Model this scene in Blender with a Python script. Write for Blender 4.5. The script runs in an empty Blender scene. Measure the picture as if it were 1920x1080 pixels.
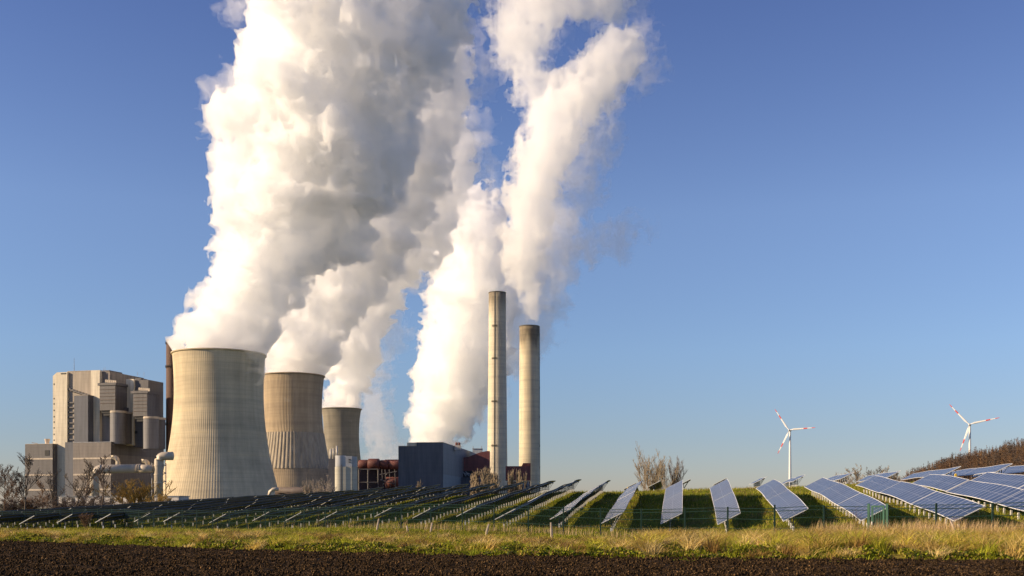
import bpy, math, random, time
import numpy as np

# ---------------------------------------------------------------- camera
SC = bpy.context.scene
COL = SC.collection
H = 2.2            # eye height above the ploughed field
F = 2000.0         # focal length in photo pixels (photo 1920 wide)
YH = 945.0         # horizon row of the photo
cam_data = bpy.data.cameras.new('camera')
cam_data.sensor_width = 36.0
cam_data.lens = F / 1920 * 36.0
cam_data.shift_y = (YH - 540.0) / 1920.0
cam_data.clip_start = 0.5
cam_data.clip_end = 30000
cam = bpy.data.objects.new('camera', cam_data)
cam.location = (0, 0, H)
cam.rotation_euler = (math.radians(90), 0, 0)
COL.objects.link(cam)
SC.camera = cam

# ---------------------------------------------------------------- sky and sun
SUN_AZ = math.radians(-101.5)     # measured from the view axis (+Y), negative = to the left
SUN_EL = math.radians(22.0)
world = bpy.data.worlds.new('World')
SC.world = world
world.use_nodes = True
wn = world.node_tree
sky = wn.nodes.new('ShaderNodeTexSky')
sky.sky_type = 'NISHITA'
sky.sun_disc = False
sky.sun_elevation = SUN_EL
sky.sun_rotation = SUN_AZ
sky.altitude = 0
sky.air_density = 1.0
sky.dust_density = 0.1
sky.ozone_density = 4.0
bg = wn.nodes['Background']
bg.inputs['Strength'].default_value = 0.095
tint = wn.nodes.new('ShaderNodeMix'); tint.data_type = 'RGBA'; tint.blend_type = 'MULTIPLY'
tint.inputs['Factor'].default_value = 1.0
tint.inputs[7].default_value = (0.95, 0.87, 1.0, 1)      # the clear winter air is a little more violet than the model's
wn.links.new(sky.outputs[0], tint.inputs[6])
tcw = wn.nodes.new('ShaderNodeTexCoord'); sxw = wn.nodes.new('ShaderNodeSeparateXYZ'); rpw = wn.nodes.new('ShaderNodeValToRGB')
wn.links.new(tcw.outputs['Generated'], sxw.inputs[0]); wn.links.new(sxw.outputs[2], rpw.inputs[0])
el = rpw.color_ramp.elements                                 # how deep the blue is at each height above the horizon
el[0].position = 0.0; el[0].color = (0.66, 0.66, 0.66, 1); el[1].position = 0.75; el[1].color = (0.78, 0.76, 0.9, 1)
for p_, c_ in ((0.06, (0.74, 0.76, 0.76, 1)), (0.14, (0.95, 0.97, 0.93, 1)), (0.26, (1.15, 1.10, 1.04, 1)), (0.42, (0.90, 0.88, 0.97, 1))):
    e_ = el.new(p_); e_.color = c_
t2 = wn.nodes.new('ShaderNodeMix'); t2.data_type = 'RGBA'; t2.blend_type = 'MULTIPLY'; t2.inputs[0].default_value = 1.0
wn.links.new(tint.outputs[2], t2.inputs[6]); wn.links.new(rpw.outputs[0], t2.inputs[7])
wn.links.new(t2.outputs[2], bg.inputs[0])
sd = bpy.data.lights.new('sun', 'SUN')
sd.energy = 5.0
sd.angle = math.radians(0.5)
sd.color = (1.0, 0.77, 0.50)
sun = bpy.data.objects.new('sun', sd)
sv = np.array([math.sin(SUN_AZ) * math.cos(SUN_EL), math.cos(SUN_AZ) * math.cos(SUN_EL), math.sin(SUN_EL)])
from mathutils import Vector, Matrix, Euler
sun.rotation_euler = Vector(sv).to_track_quat('Z', 'Y').to_euler()
sun.location = (-200, -50, 120)
COL.objects.link(sun)
SC.view_settings.view_transform = 'Standard'
SC.view_settings.look = 'None'
SC.view_settings.exposure = 0.50
SC.view_settings.gamma = 1.0
cy = SC.cycles
cy.use_denoising = True
cy.max_bounces = 64
cy.volume_bounces = 64
cy.diffuse_bounces = 3
cy.transparent_max_bounces = 24

def P(px, py, D):
    return np.array([(px - 960) / F * D, D, H + (YH - py) / F * D])

# ---------------------------------------------------------------- steam
def vnoise(shape, origin, vox, period, rng):
    """smooth value noise on a regular grid, one lattice cell per `period` metres"""
    ax = []
    for n in shape:
        t = np.arange(n) * vox / period + rng.random()
        i = np.floor(t).astype(int); f = t - i; f = f * f * (3 - 2 * f)
        ax.append((i, f.astype(np.float32)))
    L = rng.random([a[0][-1] + 2 for a in ax]).astype(np.float32) * 2 - 1
    i, f = ax[0]; A = L[i] * (1 - f)[:, None, None] + L[i + 1] * f[:, None, None]
    i, f = ax[1]; A = A[:, i] * (1 - f)[None, :, None] + A[:, i + 1] * f[None, :, None]
    i, f = ax[2]; A = A[:, :, i] * (1 - f) + A[:, :, i + 1] * f
    return A

def surface_net(S, origin, vox):
    """polygonise S<0 of a grid"""
    nx, ny, nz = S.shape
    neg = S < 0
    c = neg[:-1, :-1, :-1].astype(np.uint8)
    cnt = np.zeros_like(c)
    for dx in (0, 1):
        for dy in (0, 1):
            for dz in (0, 1):
                cnt += neg[dx:nx - 1 + dx, dy:ny - 1 + dy, dz:nz - 1 + dz]
    act = (cnt > 0) & (cnt < 8)
    idx = np.full(act.shape, -1, np.int64)
    ii = np.argwhere(act)
    idx[act] = np.arange(len(ii))
    acc = np.zeros((len(ii), 3), np.float32); num = np.zeros(len(ii), np.float32)
    corners = [(a, b, d) for a in (0, 1) for b in (0, 1) for d in (0, 1)]
    vals = {k: S[ii[:, 0] + k[0], ii[:, 1] + k[1], ii[:, 2] + k[2]] for k in corners}
    for k in corners:
        for a in range(3):
            if k[a] == 0:
                k2 = list(k); k2[a] = 1; k2 = tuple(k2)
                va, vb = vals[k], vals[k2]
                m = (va < 0) != (vb < 0)
                t = np.where(m, va / (va - vb + 1e-12), 0)
                p = np.zeros((len(ii), 3), np.float32) + np.array(k, np.float32)
                p[:, a] = t
                acc[m] += p[m]; num[m] += 1
    V = (ii + acc / num[:, None]) * vox + origin
    faces = []
    for a in range(3):
        b, c2 = (a + 1) % 3, (a + 2) % 3
        sl0 = [slice(1, -1)] * 3; sl1 = [slice(1, -1)] * 3
        sl0[a] = slice(0, -1); sl1[a] = slice(1, None)
        n0, n1 = neg[tuple(sl0)], neg[tuple(sl1)]
        for sgn, m in ((1, n0 & ~n1), (-1, ~n0 & n1)):
            q = np.argwhere(m)
            off = np.array([1, 1, 1]); off[a] = 0
            q = q + off
            def g(db, dc):
                r = q.copy(); r[:, b] -= db; r[:, c2] -= dc
                return idx[r[:, 0], r[:, 1], r[:, 2]]
            f = np.stack([g(1, 1), g(0, 1), g(0, 0), g(1, 0)], 1)
            if sgn < 0: f = f[:, ::-1]
            else: f = f
            faces.append(f)
    Fc = np.concatenate(faces)
    Fc = Fc[(Fc >= 0).all(1)]
    return V, Fc[:, [0, 1, 2, 3]]

def mesh_np(name, V, Fc, smooth=True):
    me = bpy.data.meshes.new(name)
    me.vertices.add(len(V)); me.vertices.foreach_set('co', V.astype(np.float32).ravel())
    k = Fc.shape[1]
    me.loops.add(Fc.size); me.loops.foreach_set('vertex_index', Fc.astype(np.int32).ravel())
    me.polygons.add(len(Fc)); me.polygons.foreach_set('loop_start', np.arange(0, Fc.size, k, dtype=np.int32))
    me.polygons.foreach_set('use_smooth', np.full(len(Fc), smooth))
    me.update(calc_edges=True)
    return me

def plume_field(spine, vox, seed, lumps=1.0, rough=1.0, clip=None):
    """spine: list of (x, y, z, r). Returns grid field with big puffs, little puffs and fine billows"""
    rng = np.random.default_rng(seed)
    sp = np.array(spine, float)
    # resample the spine
    seg = np.r_[0, np.cumsum(np.linalg.norm(np.diff(sp[:, :3], axis=0), axis=1))]
    pts = []
    t = 0.0
    while t < seg[-1]:
        q = [np.interp(t, seg, sp[:, j]) for j in range(4)]
        pts.append(q); t += q[3] * 0.28
    pts = np.array(pts)
    balls = []
    for p in pts: balls.append((p[0], p[1], p[2], p[3] * 0.80))
    for p in pts:
        for _ in range(int(15 * lumps)):
            d = rng.normal(size=3); d /= np.linalg.norm(d)
            r = p[3] * rng.uniform(0.15, 0.33)
            c = p[:3] + d * (p[3] * rng.uniform(0.86, 1.0) - r * 0.55)
            balls.append((*c, r))
            for _ in range(6):
                e = rng.normal(size=3) + d * 1.2; e /= np.linalg.norm(e)
                r2 = r * rng.uniform(0.3, 0.5)
                balls.append((*(c + e * r * 0.85), r2))
    B = np.array(balls)
    lo = (B[:, :3] - B[:, 3:]).min(0) - vox * 8; hi = (B[:, :3] + B[:, 3:]).max(0) + vox * 8
    n = np.ceil((hi - lo) / vox).astype(int)
    S = np.full(n, 1e3, np.float32)
    for x, y, z, r in B:
        R = r + vox * 7
        a = np.maximum(((np.array([x, y, z]) - R - lo) / vox).astype(int), 0)
        b = np.minimum(((np.array([x, y, z]) + R - lo) / vox).astype(int) + 2, n)
        gx = (np.arange(a[0], b[0]) * vox + lo[0] - x)[:, None, None]
        gy = (np.arange(a[1], b[1]) * vox + lo[1] - y)[None, :, None]
        gz = (np.arange(a[2], b[2]) * vox + lo[2] - z)[None, None, :]
        d = np.sqrt(gx * gx + gy * gy + gz * gz).astype(np.float32) - r
        sub = S[a[0]:b[0], a[1]:b[1], a[2]:b[2]]
        np.minimum(sub, d, out=sub)
    for per, amp in ((34, 3.5), (17, 4.2), (9, 3.6), (4.8, 2.2), (2.6, 1.1)):
        amp *= rough
        if per < vox * 1.6: break
        N = vnoise(n, lo, vox, per, rng)
        S -= amp * (1 - 2.6 * np.abs(N))
    S += 2.2 * rough
    if clip is not None:          # the steam starts inside the rim it comes out of
        gx = np.arange(n[0])[:, None, None] * vox + lo[0] - clip[0]; gy = np.arange(n[1])[None, :, None] * vox + lo[1] - clip[1]
        gz = np.arange(n[2])[None, None, :] * vox + lo[2] - clip[2]
        S = np.maximum(S, (np.hypot(gx, gy) - clip[3] - np.maximum(gz, 0) * clip[4] - 0.012 * np.maximum(gz, 0) ** 2).astype(np.float32))
    for a in range(3):
        sl = [slice(None)] * 3
        sl[a] = 0; S[tuple(sl)] = 5
        sl[a] = -1; S[tuple(sl)] = 5
    return S, lo

def vol_mat(name, dens, g=0.0, col=(1.0, 0.997, 0.993)):
    m = bpy.data.materials.new(name); m.use_nodes = True
    nt = m.node_tree; nt.nodes.clear()
    o = nt.nodes.new('ShaderNodeOutputMaterial')
    v = nt.nodes.new('ShaderNodeVolumeScatter')
    v.inputs['Density'].default_value = dens
    v.inputs['Anisotropy'].default_value = g
    v.inputs['Color'].default_value = (*col, 1)
    nt.links.new(v.outputs[0], o.inputs['Volume'])
    m.cycles.homogeneous_volume = True
    return m

def spine_px(D, pts, shape=None):
    return [(*P(x, y, D + (dd[0] if dd else 0)), r / F * D) for (x, y, r, *dd) in pts]

def plume(name, label, D, pts, vox, dens, seed, lumps=1.0, rough=1.0, rim=None, g=0.4, veil=None):
    t0 = time.time()
    S, lo = plume_field(spine_px(D, pts), vox, seed, lumps, rough, None if rim is None else (*P(rim[0], rim[1], D), rim[2] / F * D, rim[3] if len(rim) > 3 else 0.9))
    V, Fc = surface_net(S, lo, vox)
    me = mesh_np(name, V, Fc)
    me.materials.append(vol_mat('steam', dens, g, (0.982, 0.975, 0.966) if name == 'chimney_smoke' else (1.0, 0.997, 0.993)))
    o = bpy.data.objects.new(name, me); COL.objects.link(o)
    o['label'] = label; o['category'] = 'steam plume'
    if veil:                           # thin torn vapour round the dense column
        dx, fr_, dn = veil
        S, lo = plume_field(spine_px(D, [(p[0] + dx, p[1], p[2] * fr_, -20) for p in pts[2:]]), vox * 1.7, seed + 50, 0.8, 3.2, None)
        S += 7.0
        V, Fc = surface_net(S, lo, vox * 1.7)
        me = mesh_np('vapour_veil', V, Fc); me.materials.append(vol_mat('thin_steam', dn, 0.2))
        v = bpy.data.objects.new('vapour_veil', me); COL.objects.link(v); v.parent = o
    print('plume', S.shape, len(V), round(time.time() - t0, 1), flush=True)
    return o

# ---------------------------------------------------------------- helpers
random.seed(5)
MATS = {}
def nodes(name):
    m = bpy.data.materials.new(name); m.use_nodes = True
    nt = m.node_tree
    return m, nt, nt.nodes['Principled BSDF']
def ramp(nt, src, stops):
    r = nt.nodes.new('ShaderNodeValToRGB')
    e = r.color_ramp.elements
    e[0].position = stops[0][0]; e[0].color = (*stops[0][1], 1)
    e[1].position = stops[-1][0]; e[1].color = (*stops[-1][1], 1)
    for p, c in stops[1:-1]:
        k = e.new(p); k.color = (*c, 1)
    nt.links.new(src, r.inputs[0]); return r.outputs[0]
def mapping(nt, scale, coord='Object'):
    tc = nt.nodes.new('ShaderNodeTexCoord'); mp = nt.nodes.new('ShaderNodeMapping')
    mp.inputs['Scale'].default_value = scale
    nt.links.new(tc.outputs[coord], mp.inputs[0]); return mp.outputs[0]
def noise(nt, vec, scale, detail=4, rough=0.55):
    n = nt.nodes.new('ShaderNodeTexNoise'); n.inputs['Scale'].default_value = scale
    n.inputs['Detail'].default_value = detail; n.inputs['Roughness'].default_value = rough
    nt.links.new(vec, n.inputs['Vector']); return n.outputs['Fac']
def mul(nt, a, b, mode='MULTIPLY', fac=1.0):
    m = nt.nodes.new('ShaderNodeMix'); m.data_type = 'RGBA'; m.blend_type = mode
    m.inputs[0].default_value = fac
    nt.links.new(a, m.inputs[6])
    if isinstance(b, tuple): m.inputs[7].default_value = (*b, 1)
    else: nt.links.new(b, m.inputs[7])
    return m.outputs[2]
def math_n(nt, op, a, b=None):
    m = nt.nodes.new('ShaderNodeMath'); m.operation = op
    for i, v in enumerate((a, b)):
        if v is None: continue
        if isinstance(v, (int, float)): m.inputs[i].default_value = v
        else: nt.links.new(v, m.inputs[i])
    return m.outputs[0]
def bump(nt, bs, h, strength, dist):
    b = nt.nodes.new('ShaderNodeBump'); b.inputs['Strength'].default_value = strength
    b.inputs['Distance'].default_value = dist
    nt.links.new(h, b.inputs['Height']); nt.links.new(b.outputs[0], bs.inputs['Normal'])

def plain(name, col, rough=0.7, metal=0.0, var=0.25, scale=0.3):
    """weathered paint, metal or masonry: colour with large soft stains and a little grain"""
    if name in MATS: return MATS[name]
    m, nt, bs = nodes(name)
    v = mapping(nt, (1, 1, 0.35))
    n = noise(nt, v, scale, 6)
    c = ramp(nt, n, [(0.3, tuple(x * (1 - var) for x in col)), (0.7, tuple(min(1, x * (1 + var)) for x in col))])
    nt.links.new(c, bs.inputs['Base Color'])
    bs.inputs['Roughness'].default_value = rough; bs.inputs['Metallic'].default_value = metal
    MATS[name] = m; return m

def cladding(name, col, pitch=3.0, seam=0.7):
    """sheet cladding in horizontal courses with vertical rainwater streaks"""
    if name in MATS: return MATS[name]
    m, nt, bs = nodes(name)
    v = mapping(nt, (0.5, 0.5, 0.05)); n = noise(nt, v, 1.0, 5)
    c = ramp(nt, n, [(0.3, tuple(x * 0.80 for x in col)), (0.7, tuple(x * 1.22 for x in col))])
    tc = nt.nodes.new('ShaderNodeTexCoord'); sx = nt.nodes.new('ShaderNodeSeparateXYZ')
    nt.links.new(tc.outputs['Object'], sx.inputs[0])
    fr = math_n(nt, 'FRACT', math_n(nt, 'DIVIDE', sx.outputs[2], pitch))
    ln = math_n(nt, 'LESS_THAN', fr, 0.13)
    s = ramp(nt, ln, [(0, (1, 1, 1)), (1, (seam,) * 3)])
    nt.links.new(mul(nt, c, s), bs.inputs['Base Color'])
    bs.inputs['Roughness'].default_value = 0.6
    MATS[name] = m; return m

def concrete(name, col, lift=4.0, dark_above=None, zmax=110.0, stripes=1.0):
    """slip-formed concrete: casting lifts, streaks, soot below the rim"""
    m, nt, bs = nodes(name)
    v1 = mapping(nt, (0.22, 0.22, 0.012)); n1 = noise(nt, v1, 1.0, 6, 0.6)      # rain streaks
    v2 = mapping(nt, (0.012, 0.012, 0.22)); n2 = noise(nt, v2, 1.0, 5, 0.6)     # lifts of slightly different mixes
    v3 = mapping(nt, (0.03, 0.03, 0.03)); n3 = noise(nt, v3, 1.0, 6, 0.6)
    c = ramp(nt, n1, [(0.25, tuple(x * (1 - .20 * stripes) for x in col)), (0.75, tuple(x * (1 + .15 * stripes) for x in col))])
    c = mul(nt, c, ramp(nt, n2, [(0.3, (0.80, 0.80, 0.82)), (0.55, (1, 1, 1)), (0.75, (1.08, 1.06, 1.0))]))
    c = mul(nt, c, ramp(nt, n3, [(0.3, (0.84, 0.83, 0.82)), (0.7, (1.1, 1.1, 1.1))]))
    if dark_above is not None:
        tc = nt.nodes.new('ShaderNodeTexCoord'); sx = nt.nodes.new('ShaderNodeSeparateXYZ')
        nt.links.new(tc.outputs['Object'], sx.inputs[0])
        f = math_n(nt, 'ADD', math_n(nt, 'DIVIDE', sx.outputs[2], zmax), math_n(nt, 'MULTIPLY', math_n(nt, 'SUBTRACT', n1, 0.5), 0.22))
        a = dark_above
        c = mul(nt, c, ramp(nt, f, [(a - 0.05, (1, 1, 1)), (a, (0.75, 0.73, 0.7)), (min(0.995, a + 0.04), (0.36, 0.34, 0.33))]))
    tc = nt.nodes.new('ShaderNodeTexCoord'); sx = nt.nodes.new('ShaderNodeSeparateXYZ')
    nt.links.new(tc.outputs['Object'], sx.inputs[0])
    fr = math_n(nt, 'FRACT', math_n(nt, 'DIVIDE', sx.outputs[2], lift))
    s = ramp(nt, math_n(nt, 'LESS_THAN', fr, 0.14), [(0, (1, 1, 1)), (1, (0.92, 0.92, 0.92))])
    nt.links.new(mul(nt, c, s), bs.inputs['Base Color'])
    bs.inputs['Roughness'].default_value = 0.9
    MATS[name] = m; return m

class MB:
    """collects shapes in world metres; build() links them as ONE mesh object"""
    def __init__(s): s.v = []; s.f = []; s.n = 0
    def add(s, V, Fs):
        V = np.asarray(V, float).reshape(-1, 3)
        s.v.append(V); s.f += [[i + s.n for i in f] for f in Fs]; s.n += len(V); return s
    def box(s, o, e1, e2, e3):
        """corner o and three edge vectors"""
        o, e1, e2, e3 = map(lambda a: np.array(a, float), (o, e1, e2, e3))
        V = [o, o + e1, o + e1 + e2, o + e2, o + e3, o + e1 + e3, o + e1 + e2 + e3, o + e2 + e3]
        return s.add(V, [[3, 2, 1, 0], [4, 5, 6, 7], [0, 1, 5, 4], [1, 2, 6, 5], [2, 3, 7, 6], [3, 0, 4, 7]])
    def cbox(s, c, sx, sy, sz):
        return s.box((c[0] - sx / 2, c[1] - sy / 2, c[2]), (sx, 0, 0), (0, sy, 0), (0, 0, sz))
    def tube(s, pts, rad, n=8, cap=True):
        pts = [np.array(p, float) for p in pts]
        if not hasattr(rad, '__len__'): rad = [rad] * len(pts)
        rings = []
        for i, p in enumerate(pts):
            d = pts[min(i + 1, len(pts) - 1)] - pts[max(i - 1, 0)]; d /= np.linalg.norm(d) + 1e-9
            u = np.cross(d, (0, 0, 1)) if abs(d[2]) < 0.95 else np.cross(d, (0, 1, 0))
            u /= np.linalg.norm(u); w = np.cross(u, d)
            rings.append([p + (u * math.cos(a) + w * math.sin(a)) * rad[i] for a in np.arange(n) * 2 * math.pi / n])
        Fs = []
        for i in range(len(pts) - 1):
            for j in range(n):
                k = (j + 1) % n
                Fs.append([i * n + j, (i + 1) * n + j, (i + 1) * n + k, i * n + k])
        if cap:
            Fs.append(list(range(n))); Fs.append([(len(pts) - 1) * n + j for j in reversed(range(n))])
        return s.add(np.array(rings).reshape(-1, 3), Fs)
    def lathe(s, c, prof, n=48):
        V = []; Fs = []
        for r, z in prof:
            for j in range(n):
                a = 2 * math.pi * j / n
                V.append((c[0] + r * math.cos(a), c[1] + r * math.sin(a), c[2] + z))
        for i in range(len(prof) - 1):
            for j in range(n):
                k = (j + 1) % n
                Fs.append([i * n + j, i * n + k, (i + 1) * n + k, (i + 1) * n + j])
        return s.add(V, Fs)
    def build(s, name, mat, parent=None, smooth=False):
        V = np.concatenate(s.v)
        if parent is not None:
            o = np.array(parent.location) if parent.parent is None else np.array(parent.parent.location) + np.array(parent.location)
            V = V - o; loc = (0, 0, 0)
        else:
            loc = (V[:, 0].mean(), V[:, 1].mean(), V[:, 2].min()); V = V - np.array(loc)
        me = bpy.data.meshes.new(name); me.from_pydata(V.tolist(), [], s.f)
        me.materials.append(mat)
        if smooth: me.polygons.foreach_set('use_smooth', [True] * len(me.polygons))
        ob = bpy.data.objects.new(name, me); COL.objects.link(ob)
        ob.location = loc
        if parent is not None: ob.parent = parent
        return ob

def tag(o, label=None, cat=None, group=None, kind=None):
    for k, v in (('label', label), ('category', cat), ('group', group), ('kind', kind)):
        if v: o[k] = v
    return o
def thing(name, loc, label, cat, group=None):
    o = bpy.data.objects.new(name, None); COL.objects.link(o); o.location = [float(a) for a in loc]
    o.empty_display_size = 0.5
    return tag(o, label, cat, group)
def copy_tree(o, parent=None):
    c = o.copy(); COL.objects.link(c); c.parent = parent
    for ch in list(o.children): copy_tree(ch, c)
    return c
def np_obj(name, V, Fc, mat, parent=None, col=None, smooth=False):
    me = mesh_np(name, V, Fc, smooth)
    if col is not None:
        a = me.attributes.new('tone', 'FLOAT_COLOR', 'POINT')
        a.data.foreach_set('color', np.c_[col, np.ones(len(col))].astype(np.float32).ravel())
    me.materials.append(mat)
    o = bpy.data.objects.new(name, me); COL.objects.link(o)
    if parent is not None: o.parent = parent
    return o
def tone_mat(name, rough=0.8, transl=0.0):
    m, nt, bs = nodes(name)
    a = nt.nodes.new('ShaderNodeAttribute'); a.attribute_name = 'tone'
    nt.links.new(a.outputs['Color'], bs.inputs['Base Color'])
    bs.inputs['Roughness'].default_value = rough
    bs.inputs['Specular IOR Level'].default_value = 0.25
    if transl:
        t = nt.nodes.new('ShaderNodeBsdfTranslucent'); mx = nt.nodes.new('ShaderNodeMixShader')
        nt.links.new(a.outputs['Color'], t.inputs['Color']); mx.inputs[0].default_value = transl
        nt.links.new(bs.outputs[0], mx.inputs[1]); nt.links.new(t.outputs[0], mx.inputs[2])
        nt.links.new(mx.outputs[0], nt.nodes['Material Output'].inputs['Surface'])
    return m

# ---------------------------------------------------------------- lie of the land
RD = np.array([0.1595, 0.987])        # direction of the solar rows
RN = np.array([0.987, -0.1595])       # across the rows, to the right
ROW_S, ROW_C4 = 4.41, 2.52
ROWW, ROWH, CLEAR = 1.71, 0.88, 0.78  # plan width and rise of a table, height of its low edge
#          k     Ynear zlow  Yfar  zlow
TAB = np.array([(-30, 138, -1.5, 200, -1.6), (-25, 130, -1.3, 195, -1.3), (-22, 125, -1.0, 189, -0.7), (-20, 122, -0.8, 186, 0.2),
    (-18, 119, -0.5, 182, 1.0), (-16, 116, -0.25, 176, 1.6), (-13, 112, 0.05, 170, 2.4), (-10, 108, 0.3, 164, 3.0), (-8, 105, 0.42, 160, 3.4),
    (-6, 103.5, 0.42, 159, 4.1), (-4, 98, 0.65, 156, 4.3), (-3, 97.5, 0.85, 154, 4.4), (-2, 95.6, 1.0, 152, 4.5), (-1, 93, 1.1, 150, 4.6),
    (0, 86, 0.95, 141, 4.6), (1, 86, 0.95, 132, 4.3), (2, 82, 0.8, 120, 3.95), (3, 86, 0.5, 111, 3.8), (4, 82, 0.42, 107.6, 3.8),
    (5, 75.7, 0.85, 104.9, 3.8), (6, 69.4, 1.0, 102.2, 3.8), (7, 63.1, 1.05, 99.4, 3.9), (8, 56.7, 1.1, 96.7, 4.0), (9, 52, 1.2, 94, 4.08),
    (10, 50, 1.3, 91.3, 4.15), (12, 48, 1.4, 86, 4.3), (16, 46, 1.6, 80, 4.5), (30, 46, 1.6, 80, 4.5)], float)
def soil_edge(x):
    return np.interp(x, [-90, -30, -13.3, 0, 9.8, 19.7, 60], [112, 62.9, 51, 44.9, 42.7, 41.2, 36]) 
def ss(t):
    t = np.clip(t, 0, 1); return t * t * (3 - 2 * t)
def ground(x, y):
    x = np.asarray(x, float); y = np.asarray(y, float)
    k = (x * RN[0] + y * RN[1] - ROW_C4) / ROW_S + 4
    Yn, zn, Yf, zf = [np.interp(k, TAB[:, 0], TAB[:, j]) for j in (1, 2, 3, 4)]
    zn = zn - CLEAR; zf = zf - CLEAR
    yb = soil_edge(x)
    t = (y - yb) / np.maximum(Yn - yb, 1)
    zfront = zn * np.clip(t, 0, 1) + 0.16 * ss((y - yb) / 2.0) * (1 - np.clip(t, 0, 1))
    u = np.clip((y - Yn) / (Yf - Yn), 0, 1)
    zmid = zn + (zf - zn) * (1.22 * u - 0.22 * u * u)
    rise = np.interp(k, [-4, 0, 3, 8], [0.0, 0.2, 0.9, 1.2])
    flat = np.interp(k, [-4, 2, 4, 12], [6, 25, 75, 75])
    zb = zf + rise * ss((y - Yf) / 25)
    zb = zb + (-1.25 - zb) * ss((y - Yf - flat) / 60)
    z = np.where(y < Yn, zfront, np.where(y < Yf, zmid, zb))
    hum = 0.5 * np.sin(x * 1.9 + 2 * np.sin(y * 0.7)) + 0.5 * np.sin(x * 0.83 + y * 1.1 + 1.5 * np.sin(x * 0.31)) + 0.4 * np.sin(x * 3.7 - y * 0.9)
    z = z + 0.11 * (hum + 0.3) * ss((y - yb) / 1.5) * (1 - ss((y - yb - 16) / 8))
    return np.where(y < yb, 0.0, z) + 0.05 * np.sin(x * 0.7 + y * 0.3) * ss((y - yb - 3) / 8)

def grass_ground():
    m, nt, bs = nodes('meadow_soil')
    v = mapping(nt, (1, 1, 1))
    n1 = noise(nt, v, 0.25, 6, 0.6); n2 = noise(nt, v, 3.5, 5, 0.7)
    c = ramp(nt, n1, [(0.3, (0.12, 0.15, 0.010)), (0.52, (0.22, 0.23, 0.018)), (0.62, (0.28, 0.22, 0.05)), (0.75, (0.16, 0.11, 0.05))])
    c = mul(nt, c, ramp(nt, n2, [(0.3, (0.5, 0.55, 0.5)), (0.7, (1.3, 1.25, 1.2))]))
    nt.links.new(c, bs.inputs['Base Color']); bs.inputs['Roughness'].default_value = 1.0; bs.inputs['Specular IOR Level'].default_value = 0.05
    bump(nt, bs, n2, 1.0, 0.15)
    return m
gx = np.unique(np.r_[np.arange(-210, -50, 1.0), np.arange(-50, 45, 0.5), np.arange(45, 171, 1.0)]); gy = np.unique(np.r_[np.arange(34, 100, 0.5), np.arange(100, 290, 1.0)])
X, Y = np.meshgrid(gx, gy, indexing='ij')
Z = ground(X, Y) - 0.02
Z[Y < soil_edge(X) - 1.0] = -0.25
edge = np.minimum.reduce([X - gx[0], gx[-1] - X, gy[-1] - Y]); Z = np.where(edge < 12, np.minimum(Z, -1.25 + (Z + 1.25) * edge / 12), Z)
def grid_faces(a, b):
    I = np.arange(a * b).reshape(a, b)
    return np.stack([I[:-1, :-1], I[1:, :-1], I[1:, 1:], I[:-1, 1:]], -1).reshape(-1, 4)
MEADOW = grass_ground()
mound = np_obj('terrain', np.stack([X, Y, Z], -1).reshape(-1, 3), grid_faces(*X.shape), MEADOW, smooth=True)
tag(mound, kind='structure')
pm = MB(); R_ = 14000
pm.add([(-R_, -R_, -1.3), (R_, -R_, -1.3), (R_, R_, -1.3), (-R_, R_, -1.3)], [[0, 1, 2, 3]])
tag(pm.build('ground', plain('far_fields', (0.08, 0.09, 0.03), 0.95, scale=0.01)), kind='structure')

# ploughed field
def soil_mat():
    m, nt, bs = nodes('ploughed_soil')
    v = mapping(nt, (1, 1, 1)); n = noise(nt, v, 0.8, 6, 0.7); n2 = noise(nt, v, 11, 3, 0.75)
    c = ramp(nt, n, [(0.3, (0.026, 0.017, 0.009)), (0.7, (0.080, 0.053, 0.028))])
    c = mul(nt, c, ramp(nt, n2, [(0.42, (0.30, 0.28, 0.26)), (0.54, (0.9, 0.88, 0.85)), (0.60, (2.2, 2.0, 1.7)), (0.68, (5.0, 4.4, 3.6))]))
    nt.links.new(c, bs.inputs['Base Color']); bs.inputs['Roughness'].default_value = 1.0; bs.inputs['Specular IOR Level'].default_value = 0.05
    bump(nt, bs, n2, 0.8, 0.05)
    return m
SOIL = soil_mat()
rs = np.random.default_rng(11)
fx = np.arange(-44, 44, 0.11); fy = np.arange(30, 84, 0.11)
FX, FY = np.meshgrid(fx, fy, indexing='ij')
q = lambda per: vnoise((len(fx), len(fy), 1), (0, 0, 0), 0.11, per, rs)[:, :, 0]
FZ = 0.04 * q(0.9) + 0.05 * q(0.42) + 0.055 * q(0.22) + 0.02 * rs.random(FX.shape) + 0.03 * q(6)
# keep only the cells on the field side of the edge
edge_w = soil_edge(FX) + 0.5 * q(3.1) + 0.25 * q(0.8)
FZ = np.where(FY > edge_w, -0.2, FZ)
fc = grid_faces(*FX.shape)
keep = (FY < soil_edge(FX) + 2.0).reshape(-1)[fc].all(1)
fc = fc[keep]
used, inv = np.unique(fc, return_inverse=True)
Vf = np.stack([FX, FY, FZ], -1).reshape(-1, 3)[used]
fo = np_obj('field', Vf, inv.reshape(fc.shape), SOIL); tag(fo, kind='structure')
ns = MB()
ns.add([(-200, -20, -0.12), (200, -20, -0.12), (200, 34.5, -0.12), (-200, 34.5, -0.12)], [[0, 1, 2, 3]])
tag(ns.build('soil_near_the_camera', SOIL), kind='structure')
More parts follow.
